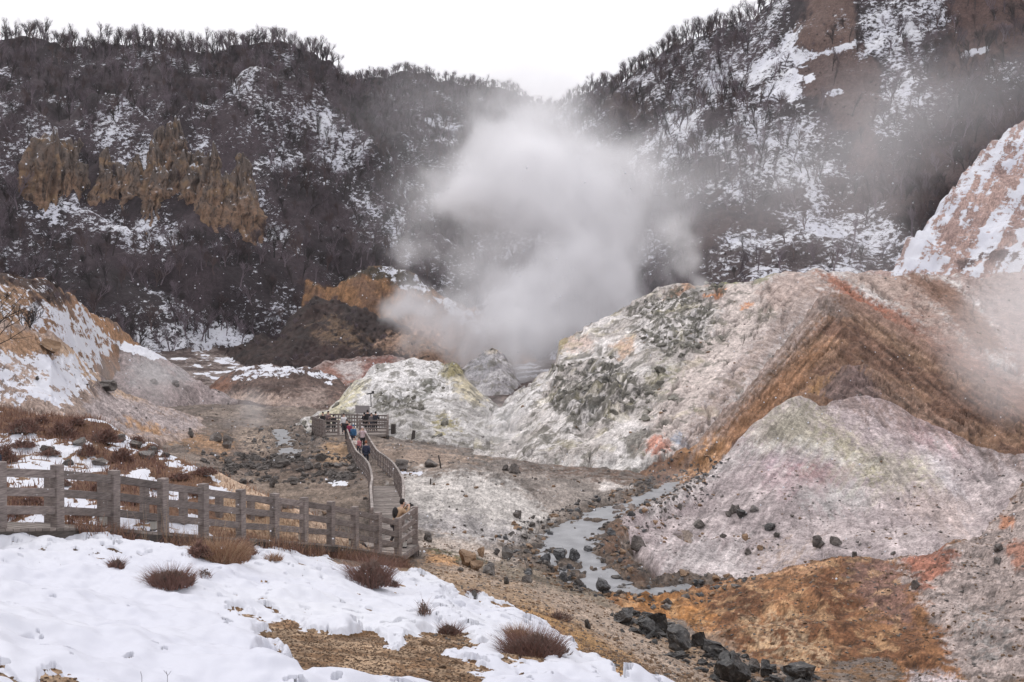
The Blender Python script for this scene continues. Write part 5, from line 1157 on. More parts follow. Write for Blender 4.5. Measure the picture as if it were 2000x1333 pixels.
# ---------------------------------------------------------------- scattered stuff with geometry nodes (stones, forest, scrub)
def scatter(name, label, cat, pts, scale, rot, idx, protos, smat=None):
    me = bpy.data.meshes.new(name); me.vertices.add(len(pts)); me.vertices.foreach_set('co', np.ascontiguousarray(pts, f32).ravel())
    for nm, ty, ar, kk in (('sc', 'FLOAT_VECTOR', scale, 'vector'), ('rt', 'FLOAT_VECTOR', rot, 'vector'), ('ix', 'INT', idx, 'value')):
        at = me.attributes.new(nm, ty, 'POINT'); at.data.foreach_set(kk, np.ascontiguousarray(ar, np.int32 if ty == 'INT' else f32).ravel())
    o = link(name, me); tag(o, label, cat, kind='stuff')
    g = bpy.data.node_groups.new(name, 'GeometryNodeTree'); g.interface.new_socket('Geometry', in_out='INPUT', socket_type='NodeSocketGeometry'); g.interface.new_socket('Geometry', in_out='OUTPUT', socket_type='NodeSocketGeometry')
    gi = g.nodes.new('NodeGroupInput'); go = g.nodes.new('NodeGroupOutput'); jn = g.nodes.new('GeometryNodeJoinGeometry')
    def at(nm, ty):
        n = g.nodes.new('GeometryNodeInputNamedAttribute'); n.data_type = ty; n.inputs[0].default_value = nm; return n.outputs['Attribute']
    sc, rt, ix = at('sc', 'FLOAT_VECTOR'), at('rt', 'FLOAT_VECTOR'), at('ix', 'INT')
    for k, pr_ in enumerate(protos):
        cm = g.nodes.new('FunctionNodeCompare'); cm.data_type = 'INT'; cm.operation = 'EQUAL'; g.links.new(ix, cm.inputs[2]); cm.inputs[3].default_value = k
        oi = g.nodes.new('GeometryNodeObjectInfo'); oi.transform_space = 'ORIGINAL'; oi.inputs['Object'].default_value = pr_; oi.inputs['As Instance'].default_value = True
        ip = g.nodes.new('GeometryNodeInstanceOnPoints'); g.links.new(gi.outputs[0], ip.inputs['Points']); g.links.new(cm.outputs[0], ip.inputs['Selection']); g.links.new(oi.outputs['Geometry'], ip.inputs['Instance'])
        er = g.nodes.new('FunctionNodeEulerToRotation'); g.links.new(rt, er.inputs[0]); g.links.new(er.outputs[0], ip.inputs['Rotation']); g.links.new(sc, ip.inputs['Scale']); g.links.new(ip.outputs[0], jn.inputs[0])
    g.links.new(jn.outputs[0], go.inputs[0]); md = o.modifiers.new('scatter', 'NODES'); md.node_group = g; return o
def pick(mask, n, w=None, seed=1):
    r_ = np.random.RandomState(seed); fl = np.flatnonzero(mask.ravel())
    ar = (Y*np.gradient(PXC)[None, :]/F*np.gradient(DR)[:, None]).ravel()[fl].astype(float)
    if w is not None: ar *= w.ravel()[fl]
    ar /= ar.sum(); k = r_.choice(fl, size=min(n, len(fl)//2), replace=False, p=ar); return k
def ptsof(k, dz=0): return np.c_[X.ravel()[k], Y.ravel()[k], Z.ravel()[k]+dz]
def rocks_scatter(name, label, mask, n, lo, hi, kinds, seed, w=None, pw=3.0):
    k = pick(mask, n, w, seed); r_ = np.random.RandomState(seed+5); n = len(k)
    s_ = lo+(hi-lo)*r_.rand(n)**pw; sc = np.c_[s_*r_.uniform(.8, 1.3, n), s_*r_.uniform(.8, 1.3, n), s_*(r_.uniform(.8, 1.5, n) if name == 'crag' else r_.uniform(.5, .9, n))]
    rt = np.c_[r_.uniform(-.4, .4, n), r_.uniform(-.4, .4, n), r_.uniform(0, 6.28, n)]
    pr = []
    for kd in kinds: pr += small[kd]
    scatter(name, label, 'stones', ptsof(k, 0)+np.c_[s_*0, s_*0, s_*(.02 if name == 'crag' else .08)], sc, rt, r_.randint(0, len(pr), n), pr)
small = {}
boulder(1290, 722, 20, 16, 'c', 'olive crusted rock left of the small brown hollow on the big hill', None); boulder(868, 826, 22, 14, 'c', 'yellowish crusted rock low on the white mound', None); boulder(1262, 818, 20, 14, 'c', 'grey green crusted rock in the middle of the big white hill', None)
def first_boulders(kind): return [o for o in S.objects if o.name.startswith('boulder') and o.data.materials[0] == RK[kind]][:3]
for kd in RK: small[kd] = first_boulders(kd)
inF = (PX > -120) & (PX < 2120)
nz1 = ss(-.1, .5, fbm(X, Y, 3.0, 4, 700)).astype(f32)+.05
wet = (bc1 < 2.2) & (bc1 > -.3)
rocks_scatter('creek_stones', 'grey and brown stones crowded along the creek margins', wet & inF & (Y > 34), 2600, .06, .42, 'wdog', 31)
rocks_scatter('creek_stones', 'dark stones around the small pale stream', (bc2 < 3) & (bc2 > 0) & inF, 500, .08, .5, 'wdg', 32)
dk = isl('base') & (PX > 395) & (PX < 700) & (PY > 888) & (PY < 945) & (Y > 50)
rocks_scatter('rubble', 'black lava rubble left of the boardwalk', dk, 900, .15, .75, 'd', 33, nz1)
rocks_scatter('rubble', 'loose stones strewn over the valley floor', isl('base') & (Y > 38) & (Y < 120) & inF, 1500, .05, .34, 'dgo', 34, nz1, 4)
rocks_scatter('rubble', 'loose stones strewn over the mauve mound', isl('multi') & inF, 900, .05, .26, 'gog', 35, nz1*ss(850, 1000, PY), 4)
rocks_scatter('rubble', 'loose stones on the ochre ridge and the big hill', isl('ridge', 'ridge2', 'bighill') & inF, 700, .10, .5, 'gog', 36, nz1, 4)
rocks_scatter('rubble', 'loose stones on the white mounds', isl('mound', 'cone', 'graymound', 'brownmound', 'leftslope') & inF, 400, .10, .5, 'dg', 37, nz1, 4)
rocks_scatter('gravel', 'pebbles over the orange spur', isl('orange') & inF, 5000, .03, .16, 'og', 38, None, 5)
cr_ = np.zeros(Z.shape, f32)
for P_, nm_ in CRAG:
    m = isl(nm_); cr_[m] = np.maximum(cr_[m], ss(-10, 20, sdpoly(PX[m]+HFN[m]*14, PY[m]+HFN[m]*8, P_)))
m = isl('bighill', 'mound'); cr_[m] = np.maximum(cr_[m], ss(.42, .62, fbm(X[m], Y[m], 5, 4, 750))*ss(1480, 1350, PX[m])*.5)
rocks_scatter('crag', 'dark rough rock crusts breaking out of the white hill', (cr_ > .05) & inF, 900, .2, 1.15, 'c', 41, cr_*(.15+ss(0, .5, fbm(X, Y, 6, 3, 752))), 3)
gl = isl('base', 'orange') & (PX > 1180) & (PX < 1640) & (PY > 1180); gk = np.zeros(Z.shape, f32); gk[gl] = ss(-6, 16, sdpoly(PX[gl]+HFN[gl]*8, PY[gl], [(1190,1190),(1260,1196),(1400,1248),(1500,1290),(1640,1325),(1600,1345),(1400,1345),(1290,1268),(1200,1228)]))
rocks_scatter('lava_rubble', 'small black lava stones between the big black boulders in the gully', gk > .05, 210, .10, .5, 'b', 44, gk, 2)
bare = isl('base') & (SN < .3) & (Y < 40) & inF
rocks_scatter('gravel', 'brown pebbles on the bare slope beside the snow', bare & (PX > 820), 9000, .03, .14, 'ogo', 39, None, 4)
rocks_scatter('gravel', 'coarse brown gravel in the bare patch of the snow slope', bare & (Y < 22), 26000, .012, .040, 'oo', 40, ss(24, 8, Y), 1.5)

# ================================================================ ROCK PINNACLES
def spire_mat():
    N = NT('pinnacle_rock'); p = N.pos(); o_ = N.n('ShaderNodeTexCoord').outputs['Generated']; gz = N.n('ShaderNodeSeparateXYZ', {0: o_}).outputs[2]
    n = N.noise(N.mapv(p, (1, 1, .35)), .5, 8, .65); n2 = N.noise(p, 2.0, 6, .7)
    hgt = N.math('ADD', gz, N.mr(n, .3, .7, -.45, .45))
    col = N.mix(N.mr(hgt, .25, .75), C4(c(144, 112, 86)), C4(c(112, 98, 88)))
    col = N.mix(N.mr(n2, .5, .7), col, C4(c(76, 62, 54)))
    ck = N.noise(N.mapv(p, (1.6, 1.6, .16)), .8, 5, .6); col = N.mix(N.mr(ck, .54, .60, 0, .75), col, C4(c(58, 48, 44)))
    col = N.mix(N.mr(N.noise(p, .28, 4), .55, .65, 0, .8), col, C4(c(148, 118, 84)))
    nrm = N.n('ShaderNodeSeparateXYZ', {0: N.n('ShaderNodeNewGeometry').outputs['Normal']}).outputs[2]
    sn = N.math('MULTIPLY', N.mr(nrm, .72, .85), N.mr(n2, .42, .5)); col = N.mix(sn, col, C4((.6, .61, .66)))
    return N.out(col, .95, N.bump(n2, .9, .5))
MSP = spire_mat()
for i, (cx, wb, wt, yb, yt, ln, lb) in enumerate([(86,60,40,402,266,0,'broad block shaped rock pinnacle at the far left'), (126,34,11,392,276,0,'narrow pinnacle beside the broad block'), (151,16,7,310,271,0,'tiny rock tooth left of the second cone'),
    (194,68,9,408,294,-4,'cone shaped pinnacle with a snowy gully at its left'), (250,50,10,398,294,6,'ochre pinnacle second cone from the left'), (293,46,14,380,278,-4,'rough pinnacle under the twin towers'),
    (297,22,12,335,240,-2,'left one of the twin rock towers'), (329,34,20,345,235,0,'taller right one of the twin rock towers'), (290,60,10,450,340,0,'low brown cone in front of the other pinnacles'),
    (342,26,14,385,300,0,'slim pinnacle under the taller tower'), (370,48,36,352,296,0,'wide pale headed pinnacle right of the twin towers'), (402,56,14,440,290,6,'tall ochre pinnacle left of the largest cone'), (460,92,10,452,290,-10,'largest cone shaped pinnacle at the right end of the row'), (112,60,40,376,306,0,'low jagged cliff between the broad block and the narrow pinnacle'), (226,54,34,376,322,0,'low jagged cliff between the two left cones'), (312,64,40,386,330,0,'low jagged cliff below the twin towers'), (384,60,30,396,322,0,'low jagged cliff below the pale headed pinnacle'), (430,48,20,430,338,0,'ochre buttress between the tall pinnacle and the largest cone'), (66,30,14,380,300,0,'thin buttress at the far left of the row')]):
    rr_ = ray(cx, yb-2, 120); D = rr_[1]+wb/F*235*.38; zb = (HZ-yb-34)/F*D; zt = (HZ-yt)/F*D; X0 = (cx-1000)/F*D
    nr, na = 70, 84; V = []; rb = wb/F*D/2*1.25; rt_ = wt/F*D/2*1.3
    for a in range(nr+1):
        t = a/nr; z = zb+(zt-zb)*t; r = (rb*(1-t)**(1.15 if wt < 20 else .8)+rt_*(1-(1-t)**2))*(1 if t < .9 else math.sqrt(max(0, 1-((t-.9)/.1)**2))*.75+.25 if a < nr else .02)
        for b in range(na):
            th = 2*math.pi*b/na; cx_, sy_ = math.cos(th), math.sin(th)
            q = Vector((cx_*1.6+i*5.3, sy_*1.6, z*.06)); n_ = mn.noise(q)*.45+mn.noise(q*2.7)*.30*(.4+.6*t)+(abs(mn.noise(Vector((cx_*3.4+i, sy_*3.4, z*.10))))*-.85+.2)*(.25+.75*min(1, t*1.8))+mn.noise(Vector((cx_*4+i, sy_*4, z*.4)))*.16+abs(mn.noise(Vector((cx_*8+i, sy_*8, z*.5))))*-.22+mn.noise(Vector((cx_*16+i, sy_*16, z*1.6)))*.06
            r_z = (mn.noise(Vector((z*.35, i*3.1, 0)))*.9+mn.noise(Vector((z*1.1, i*3.1, 5)))*.4)*(1 if wt < 30 else .5)
            V.append((cx_*r*(1+n_)+r_z+(ln/F*D)*(1-t)*-1*.5, sy_*r*1.2*(1+n_)+(zt-zb)*.30*t, z-zb+(zt-zb)*.30*max(0, t-.5)*mn.noise(Vector((cx_*r*.9+i*7, sy_*r*.9, 3)))*1.6))
    bb = np.arange(nr)[:, None]*na+np.arange(na)[None, :]; b2 = np.arange(nr)[:, None]*na+(np.arange(na)[None, :]+1) % na
    Q = np.stack([bb, b2, b2+na, bb+na], 2).reshape(-1, 4)
    o = link('rock_pinnacle', mesh_np('rock_pinnacle', np.array(V), Q), MSP); o.location = (X0, D, zb); tag(o, lb, 'rock pinnacle', 'rock pinnacles on the left hillside')

# ================================================================ TREES
def bark_mat(name, a, b):
    N = NT(name); ri = N.n('ShaderNodeObjectInfo').outputs['Random']; col = N.mix(ri, C4(c(*a)), C4(c(*b)))
    return N.out(col, .95)
BARK = bark_mat('bark', (76, 64, 70), (122, 108, 116)); BARKR = bark_mat('russet_bark', (74, 56, 56), (98, 80, 78)); BARKD = bark_mat('dark_bark', (40, 34, 34), (66, 57, 56))
def grow(seed, h, lv=4, r0=.13, spread=.6, split=.3, kids=(5, 4, 4, 3), stems=1, rmin=.012, wig=.25):
    """returns (V, F) for trunk and for branches"""
    r = random.Random(seed); out_ = [([], []), ([], [])]
    def seg(a, b, ra, rb, o):
        V, Fc = out_[o]; d = (b-a); L = d.length
        if L < 1e-4: return
        d /= L; u = d.orthogonal().normalized(); v = d.cross(u); n = len(V); k = 5 if ra > .06 else 3
        for p, q in ((a, ra), (b, rb)):
            for i in range(k):
                t = 2*math.pi*i/k; V.append(p+(u*math.cos(t)+v*math.sin(t))*q)
        for i in range(k): Fc.append((n+i, n+(i+1) % k, n+k+(i+1) % k, n+k+i))
    def br(p, d, L, rad, l, o):
        n = 3 if l < 2 else 2; pts = [p]
        for i in range(n):
            d = (d+Vector((r.gauss(0, wig), r.gauss(0, wig), r.gauss(0, wig)*.5+.10))*.6).normalized(); pts.append(pts[-1]+d*L/n)
        for i in range(n): seg(pts[i], pts[i+1], max(rmin, rad*(1-.45*i/n)), max(rmin*.8, rad*(1-.45*(i+1)/n)), o)
        if l >= lv: return
        for k in range(kids[min(l, len(kids)-1)]):
            t = r.uniform(.45, 1.0) if l else r.uniform(.35, 1.0); j = min(n-1, int(t*n)); q = pts[j].lerp(pts[j+1], t*n-j)
            az = r.uniform(0, 6.283); sp = r.uniform(.5, 1)*spread*(1 if l else .8)
            e = d.orthogonal().normalized(); e = e*math.cos(az)+d.cross(e)*math.sin(az); nd = (d*math.cos(sp)+e*math.sin(sp)+Vector((0, 0, .12))).normalized()
            br(q, nd, L*r.uniform(.5, .85) if l else h*(1-split)*r.uniform(.38, .6), rad*.52, l+1, 1)
    for s_ in range(stems):
        a = r.uniform(0, 6.28); tl = 0 if stems == 1 else r.uniform(.15, .45)
        br(Vector((0, 0, -.3)), Vector((math.cos(a)*tl, math.sin(a)*tl, 1)).normalized(), h*split*(1 if stems == 1 else r.uniform(.8, 1.2)), r0, 0, 0)
    return out_
def mesh_from(V, Fc, name, mat):
    me = bpy.data.meshes.new(name); me.from_pydata([tuple(v) for v in V], [], Fc); me.materials.append(mat); me.update(); return me
TREES = []
for i, (sd, h, sp, st, kd, mt) in enumerate([(11, 8.0, .50, .40, (5, 4, 4, 3), BARK), (12, 8.8, .42, .46, (4, 4, 4, 3), BARK), (13, 7.0, .55, .36, (5, 4, 4, 3), BARKR), (14, 9.2, .38, .50, (4, 4, 3, 3), BARKD), (15, 6.4, .60, .34, (5, 4, 4, 3), BARKD)]):
    (V0, F0), (V1, F1) = grow(sd, h*.8, 4, .15, sp, st, kd, rmin=.012)
    n = len(V0); TREES.append(mesh_from(V0+V1, F0+[tuple(q+n for q in f) for f in F1], 'bare_tree', mt))
BUSH = []
for i, (sd, h, mt) in enumerate([(21, 1.5, BARKD), (22, 1.2, BARKR), (23, 1.8, BARK)]):
    (V0, F0), (V1, F1) = grow(sd, h, 3, .022, .7, .45, (4, 4, 3), stems=5, rmin=.007)
    n = len(V0); BUSH.append(mesh_from(V0+V1, F0+[tuple(q+n for q in f) for f in F1], 'bare_shrub', mt))
hm = isl(*HF) & (PX > -200) & (PX < 2200)
dens = np.clip(1.0-SN*.5, .3, 1.0).astype(f32)*(1+.0*Y)
dens *= np.where(isl('righthill') & (PX > 1540) & (PX < 1730) & (PY > -60) & (PY < 350), .15, 1)      # bare crag
dens *= np.where(isl('righthill') & (PX > 1370) & (PX < 1780) & (PY > 400), .12, 1)
dens *= np.where(isl('righthill') & (PX > 1460) & (PX < 1600) & (PY > 30) & (PY < 210), .15, 1)
dens *= np.where(isl('lefthill', 'spur', 'spurb', 'spurc') & (PX > 40) & (PX < 520) & (PY > 240) & (PY < 470), .12, 1)
dens *= np.where(PY < -120, .2, 1)
kt = pick(hm, 19000, dens, 50)
# the ones nearest the camera, and those on the sky line, become trees of their own
sl_py = PY.min(0)
rs_ = np.random.RandomState(91); sk = []
for px_ in np.arange(-20, 1500, 4.2):
    px_ += rs_.uniform(-3, 3); j_ = int(round(float(col_at(px_)))); i_ = int(np.argmin(PY[:, j_]))-rs_.randint(0, 10); i_ = max(i_, 5)
    if DR[i_] > 200: sk.append(i_*NC+j_)
kt = np.r_[kt, np.array(sk)]
P_ = ptsof(kt); tp = 1000+P_[:, 0]/P_[:, 1]*F; tq = HZ-P_[:, 2]/P_[:, 1]*F
top = np.interp(tp, PXC, np.minimum.accumulate(PY, 0)[-1]); onsky = (tq < top+9) & (tp > 0) & (tp < 1560)
vis = tq <= np.array([PY[:i_, j_].min() if i_ > 0 else 1e9 for i_, j_ in zip(kt//NC, kt % NC)])+8
size = 1/P_[:, 1]*(vis & (tp > 5) & (tp < 1995) & (tq > 5)); size = np.where(onsky, size*10, size)
order = np.argsort(-size); ind = order[:296]; rest = np.setdiff1d(np.arange(len(kt)), ind)
r_ = np.random.RandomState(3); protos = []
for q_, i_ in enumerate(ind):
    v = q_ % 5; o = bpy.data.objects.new('bare_tree', TREES[v]); S.collection.objects.link(o); o.location = P_[i_]; s0 = r_.uniform(.6, 1.35) if onsky[i_] else r_.uniform(.7, 1.1); o.scale = (s0*r_.uniform(.9, 1.3), s0*1.1, s0); o.rotation_euler = (r_.normal()*.05, r_.normal()*.05, r_.uniform(0, 6.28))
    if onsky[i_]: g_, lb = ('bare trees on the left sky line', 'bare leafless tree on the crest of the left hill against the sky') if tp[i_] < 1060 else ('bare trees on the right sky line', 'bare leafless tree on the crest of the steep right hill against the sky')
    elif tp[i_] < 700: g_, lb = ('bare trees low on the left hillside', 'bare grey tree low on the dark left hillside')
    elif tp[i_] < 1250: g_, lb = ('bare trees behind the steam', 'bare tree on the slope behind the steam')
    else: g_, lb = ('bare trees low on the right hillside', 'bare grey tree low on the snowy right hillside')
    tag(o, lb, 'tree', g_)
    if q_ < 5: protos.append(o)
n = len(rest); s_ = r_.uniform(.55, 1.05, n)
scatter('forest', 'leafless forest covering the hillsides', 'forest', P_[rest], np.c_[s_*r_.uniform(.9, 1.25, n), s_*r_.uniform(.9, 1.25, n), s_], np.c_[r_.normal(0, .06, n), r_.normal(0, .06, n), r_.uniform(0, 6.28, n)], r_.choice(5, n, p=[.24, .2, .22, .12, .22]), protos)
# bushes: a few of their own, the rest ground cover
def shrub(px, py, s, k, label, group, D=None):
    r = ray(px, py)
    if not r: return
    o = bpy.data.objects.new('bare_shrub', BUSH[k]); S.collection.objects.link(o); o.location = r; o.scale = (s, s, s); o.rotation_euler[2] = random.uniform(0, 6); tag(o, label, 'shrub', group); return o
bp0 = [shrub(55, 640, 1.6, 0, 'dark multi stemmed shrub above the large ochre boulder', None), shrub(75, 600, 1.3, 1, 'russet shrub higher on the left slope', None), shrub(470, 655, 1.8, 2, 'tall bare shrub at the foot of the left hillside', None)]
cov = hm | isl('darkhill') & inF | isl('uppleft') & (PX > -300) & (PX < 160) & (PY < 600)
w_ = np.where(isl('darkhill'), 2.5, np.where(isl('uppleft'), 9, 1))*np.clip(1.2-SN*1.0, .15, 1)
k = pick(cov, 7000, w_.astype(f32), 61); n = len(k); s_ = r_.uniform(.5, 1.1, n)
scatter('undergrowth', 'low twiggy undergrowth on the hillsides', 'undergrowth', ptsof(k), np.c_[s_, s_, s_*.8], np.c_[s_*0, s_*0, r_.uniform(0, 6.28, n)], r_.randint(0, 3, n), bp0)
# branches reaching in from a tree just outside the left edge
zt_ = zat(-17.6, 32)
nt_ = empty('bare_tree', (-17.6, 32, zt_)); tag(nt_, 'bare tree at the left edge reaching its branches into the picture', 'tree')
(V0, F0), (V1, F1) = grow(77, 7.2, 4, .14, .85, .30, (6, 4, 4, 3), rmin=.008)
link('trunk', mesh_from(V0, F0, 'trunk', BARKD), None, nt_); link('branches', mesh_from(V1, F1, 'branches', BARKD), None, nt_)

# ================================================================ GRASS CLUMPS AND HEATH
GRS = plain('dry_grass', (150, 112, 84), .9, .4, 30); GRR = plain('russet_heath', (124, 90, 78), .9, .4, 20); GRG = plain('grey_heath', (122, 104, 94), .9, .35, 20); GRT = plain('pale_grass', (186, 156, 122), .9, .3, 30)
def tuft(seed, n, r0, h, lean, w=.006, droop=.5, flat=1.0):
    r = random.Random(seed); V, Fc = [], []
    for i in range(n):
        a = r.uniform(0, 6.283); q = r0*math.sqrt(r.random()); x, y = math.cos(a)*q, math.sin(a)*q*flat; b = r.uniform(0, 6.283); L = h*r.uniform(.5, 1.1)*(1-.35*(q/r0)**2); l = lean*r.uniform(.2, 1)+.25*q/r0
        ca = a if r.random() < .6 else b; pts = []
        for k in range(4):
            t = k/3; pts.append(Vector((x+math.cos(ca)*l*L*t**1.5, y+math.sin(ca)*l*L*t**1.5, L*t*(1-droop*l*t*.6)-.03)))
        sx = Vector((math.cos(b), math.sin(b), 0))*w; m = len(V)
        for k, p in enumerate(pts): ww = sx*(1-k/3.2); V += [p-ww, p+ww]
        for k in range(3): Fc.append((m+2*k, m+2*k+1, m+2*k+3, m+2*k+2))
    return V, Fc
def heath(seed, n, r0, h, w=.012, flat=1.0):
    """low bushy dome of twiglets and small leaves"""
    r = random.Random(seed); V, Fc = [], []
    for i in range(n):
        a = r.uniform(0, 6.283); lobe = .55+.45*mn.noise(Vector((math.cos(a)*1.7+seed, math.sin(a)*1.7, seed*.3)))*1.6+.12; q = math.sqrt(r.random())*max(.25, lobe)*(1.35 if r.random() < .12 else 1)
        dome = math.sqrt(max(.03, 1-min(1, q/max(.25, lobe))**2)); z = h*dome*r.uniform(.02, 1.0)*(.55+.6*(mn.noise(Vector((math.cos(a)*q*2.6, math.sin(a)*q*2.6, seed)))+.45)); x, y = math.cos(a)*q*r0, math.sin(a)*q*r0*flat
        d = Vector((r.gauss(0, .5)+x/r0*.6, r.gauss(0, .5)+y/r0*.6, r.uniform(.2, 1))).normalized()*h*r.uniform(.15, .4); s_ = Vector((r.gauss(0, 1), r.gauss(0, 1), r.gauss(0, 1))).normalized()*w*r.uniform(.6, 1.6)
        p = Vector((x, y, z)); m = len(V); V += [p-s_, p+s_, p+d+s_*.4, p+d-s_*.4]; Fc.append((m, m+1, m+2, m+3))
    return V, Fc
def clump(px, py, wpx, hpx, kind, label, group=None, blades=900, seed=None, nm='grass_clump'):
    r = ray(px, py)
    if not r: return
    D = r[1]; R0 = wpx/F*D/2; H = hpx/F*D*(.72 if group else .9); sd = seed or int(px*3+py)
    o = empty(nm, r); tag(o, label, 'shrub' if nm == 'heath_shrub' else 'grass clump', group)
    if kind == 'g':
        V, Fc = tuft(sd, blades, R0*.8, H*1.15, .7, .004+D*.00018); link('blades', mesh_from(V, Fc, 'blades', GRS), None, o)
        V, Fc = tuft(sd+1, blades//3, R0*.7, H*1.3, .8, .003+D*.00015); link('pale_blades', mesh_from(V, Fc, 'pale_blades', GRT), None, o)
    elif kind == 'h':
        V, Fc = heath(sd, blades*2, R0, H, .006+D*.0003, .8); link('twigs', mesh_from(V, Fc, 'twigs', GRR), None, o)
        V, Fc = heath(sd+1, blades//2, R0, H*.9, .005+D*.0003, .8); link('grey_twigs', mesh_from(V, Fc, 'grey_twigs', GRG), None, o)
    else:
        V, Fc = heath(sd, blades*2, R0, H*.7, .006+D*.0003, .8); link('twigs', mesh_from(V, Fc, 'twigs', GRG), None, o)
        V, Fc = tuft(sd+1, int(blades*.7), R0*1.05, H*1.45, .8, .003+D*.00018); link('blades', mesh_from(V, Fc, 'blades', GRR), None, o)
    return o
clump(430, 1094, 140, 52, 'g', 'largest dry grass clump under the middle of the fence', blades=1500)
clump(475, 1086, 60, 36, 'h', 'dark heath at the right of the largest grass clump', blades=900, nm='heath_shrub')
clump(390, 1088, 50, 30, 'h', 'dark heath at the left of the largest grass clump', blades=700, nm='heath_shrub')
clump(332, 1143, 84, 40, 'm', 'round brown heath clump alone in the snow below the fence', blades=1500)
clump(228, 1108, 26, 24, 'm', 'tiny brown tuft in the snow left of the round clump', blades=350)
clump(722, 1140, 78, 62, 'm', 'reddish grass clump on the snow left of the boardwalk corner', blades=1500)
clump(770, 1146, 20, 18, 'm', 'small twig tuft right of the reddish clump', blades=160)
clump(1040, 1278, 110, 56, 'm', 'large dark heath clump in the lower middle of the snow', blades=2200)
clump(1010, 1250, 60, 40, 'g', 'grass growing out of the top of the large heath clump', blades=420)
clump(878, 1240, 42, 30, 'm', 'small brown clump above the bare gravel patch', blades=500)
clump(828, 1202, 24, 34, 'm', 'thin upright twigs in the snow', blades=70)
clump(1092, 1210, 46, 22, 'm', 'straggly clump on the brown gravel slope', blades=240)
clump(925, 1162, 30, 10, 'm', 'flat tuft at the snow edge', blades=200)
clump(400, 1130, 30, 22, 'm', 'few bent twigs in the snow right of the round clump', blades=40)
clump(535, 1096, 40, 20, 'g', 'pale straggling grass right of the largest clump', blades=180)
GH = 'russet heath bushes on the snowy bank'
for q_, (x_, y_, w_x, h_x) in enumerate([(45,846,84,40), (122,856,70,48), (207,866,70,40), (267,868,30,22), (238,905,54,40), (172,892,42,32), (8,905,56,48), (48,876,60,22), (100,890,50,20), (300,880,26,16), (352,938,44,18), (400,930,50,22), (80,828,40,20), (150,832,36,18), (310,958,50,22), (120,950,44,20), (196,960,46,22), (60,985,60,20), (262,985,44,20), (390,968,60,26), (20,1010,50,18), (160,1010,40,16)]):
    clump(x_, y_, w_x, h_x, 'h', 'low russet heath bush on the snowy bank behind the fence', GH, blades=520, nm='heath_shrub')
# grass along the foot of the boardwalk, and thin stems
def blade_field(name, label, pts, h, w, mats, seed, lean=.6):
    r = random.Random(seed); V, Fc = [], []
    for (x, y, z) in pts:
        a = r.uniform(0, 6.283); L = h*r.uniform(.3, 1.1); l = r.uniform(0, lean); b = r.uniform(0, 6.283); m = len(V); s_ = Vector((math.cos(b), math.sin(b), 0))*w
        for k in range(4):
            t = k/3; p = Vector((x+math.cos(a)*l*L*t**1.5, y+math.sin(a)*l*L*t**1.5, z-.02+L*t*(1-l*.4*t))); V += [p-s_*(1-t*.8), p+s_*(1-t*.8)]
        for k in range(3): Fc.append((m+2*k, m+2*k+1, m+2*k+3, m+2*k+2))
    o = link(name, mesh_from(V, Fc, name, mats)); tag(o, label, 'grass', kind='stuff')
def along(n, seed, off=(-.75, .1), i0=3.2, i1=13):
    r = random.Random(seed); out_ = []
    for _ in range(n):
        t = r.uniform(i0, i1); i = int(min(t, 12)); f = t-i; p = near_posts[i]*(1-f)+near_posts[min(i+1, 13)]*f; q = p[:2]+nAB*-r.uniform(-off[1], -off[0])*r.random()**.6*1.0
        if math.sin(t*5.1)+math.sin(t*2.3+1)+r.gauss(0, .6) < -.9: continue
        out_.append((q[0], q[1], zat(q[0], q[1])))
    return out_
blade_field('dry_grass', 'dry tan grass along the foot of the boardwalk', along(5200, 5), .46, .009, GRS, 6, .9)
blade_field('dry_grass', 'russet grass along the foot of the boardwalk', along(5200, 8), .40, .010, GRR, 9, .9)
blade_field('dry_grass', 'pale seed stems rising in front of the fence', along(260, 12, i0=4), 1.15, .005, GRT, 13, .5)
k = pick(isl('bank') & inF & (SN < .5), 5200, None, 71); blade_field('dry_grass', 'brown grass on the snowy bank', ptsof(k), .3, .012, GRS, 72)
k = pick(isl('bank') & inF & (SN < .5) & (PX < 330), 5200, None, 73); blade_field('dry_grass', 'russet scrub on the snowy bank', ptsof(k), .34, .016, GRR, 74)
for px_, py_, n_, h_ in [(160, 905, 9, 1.1), (200, 912, 8, .9), (175, 900, 6, 1.0)]:
    r = ray(px_, py_); tg = tuft(px_, n_, .5, h_, .25, .006)
    o = link('grass_tuft', mesh_from(*tg, 'grass_tuft', GRS)); o.location = r; tag(o, 'thin dry stems standing on the snowy bank', 'grass clump', 'thin stems on the snowy bank')
for px_, py_, lb in [(327, 1336, 'bare forked twig at the bottom edge'), (277, 1338, 'single dark twig at the bottom edge')]:
    r = ray(px_, py_)
    if r:
        m = MB(); m.tube([(0, 0, -.05), (0, 0, .06), (-.01, 0, .1)], [.002, .0018, .0015], 5)
        if px_ == 327: m.tube([(0, 0, .06), (.03, 0, .1)], .0014, 5); m.tube([(0, 0, .07), (-.03, 0, .105)], .0014, 5)
        o = m.build('twig', BARKD); o.location = r; tag(o, lb, 'twig')

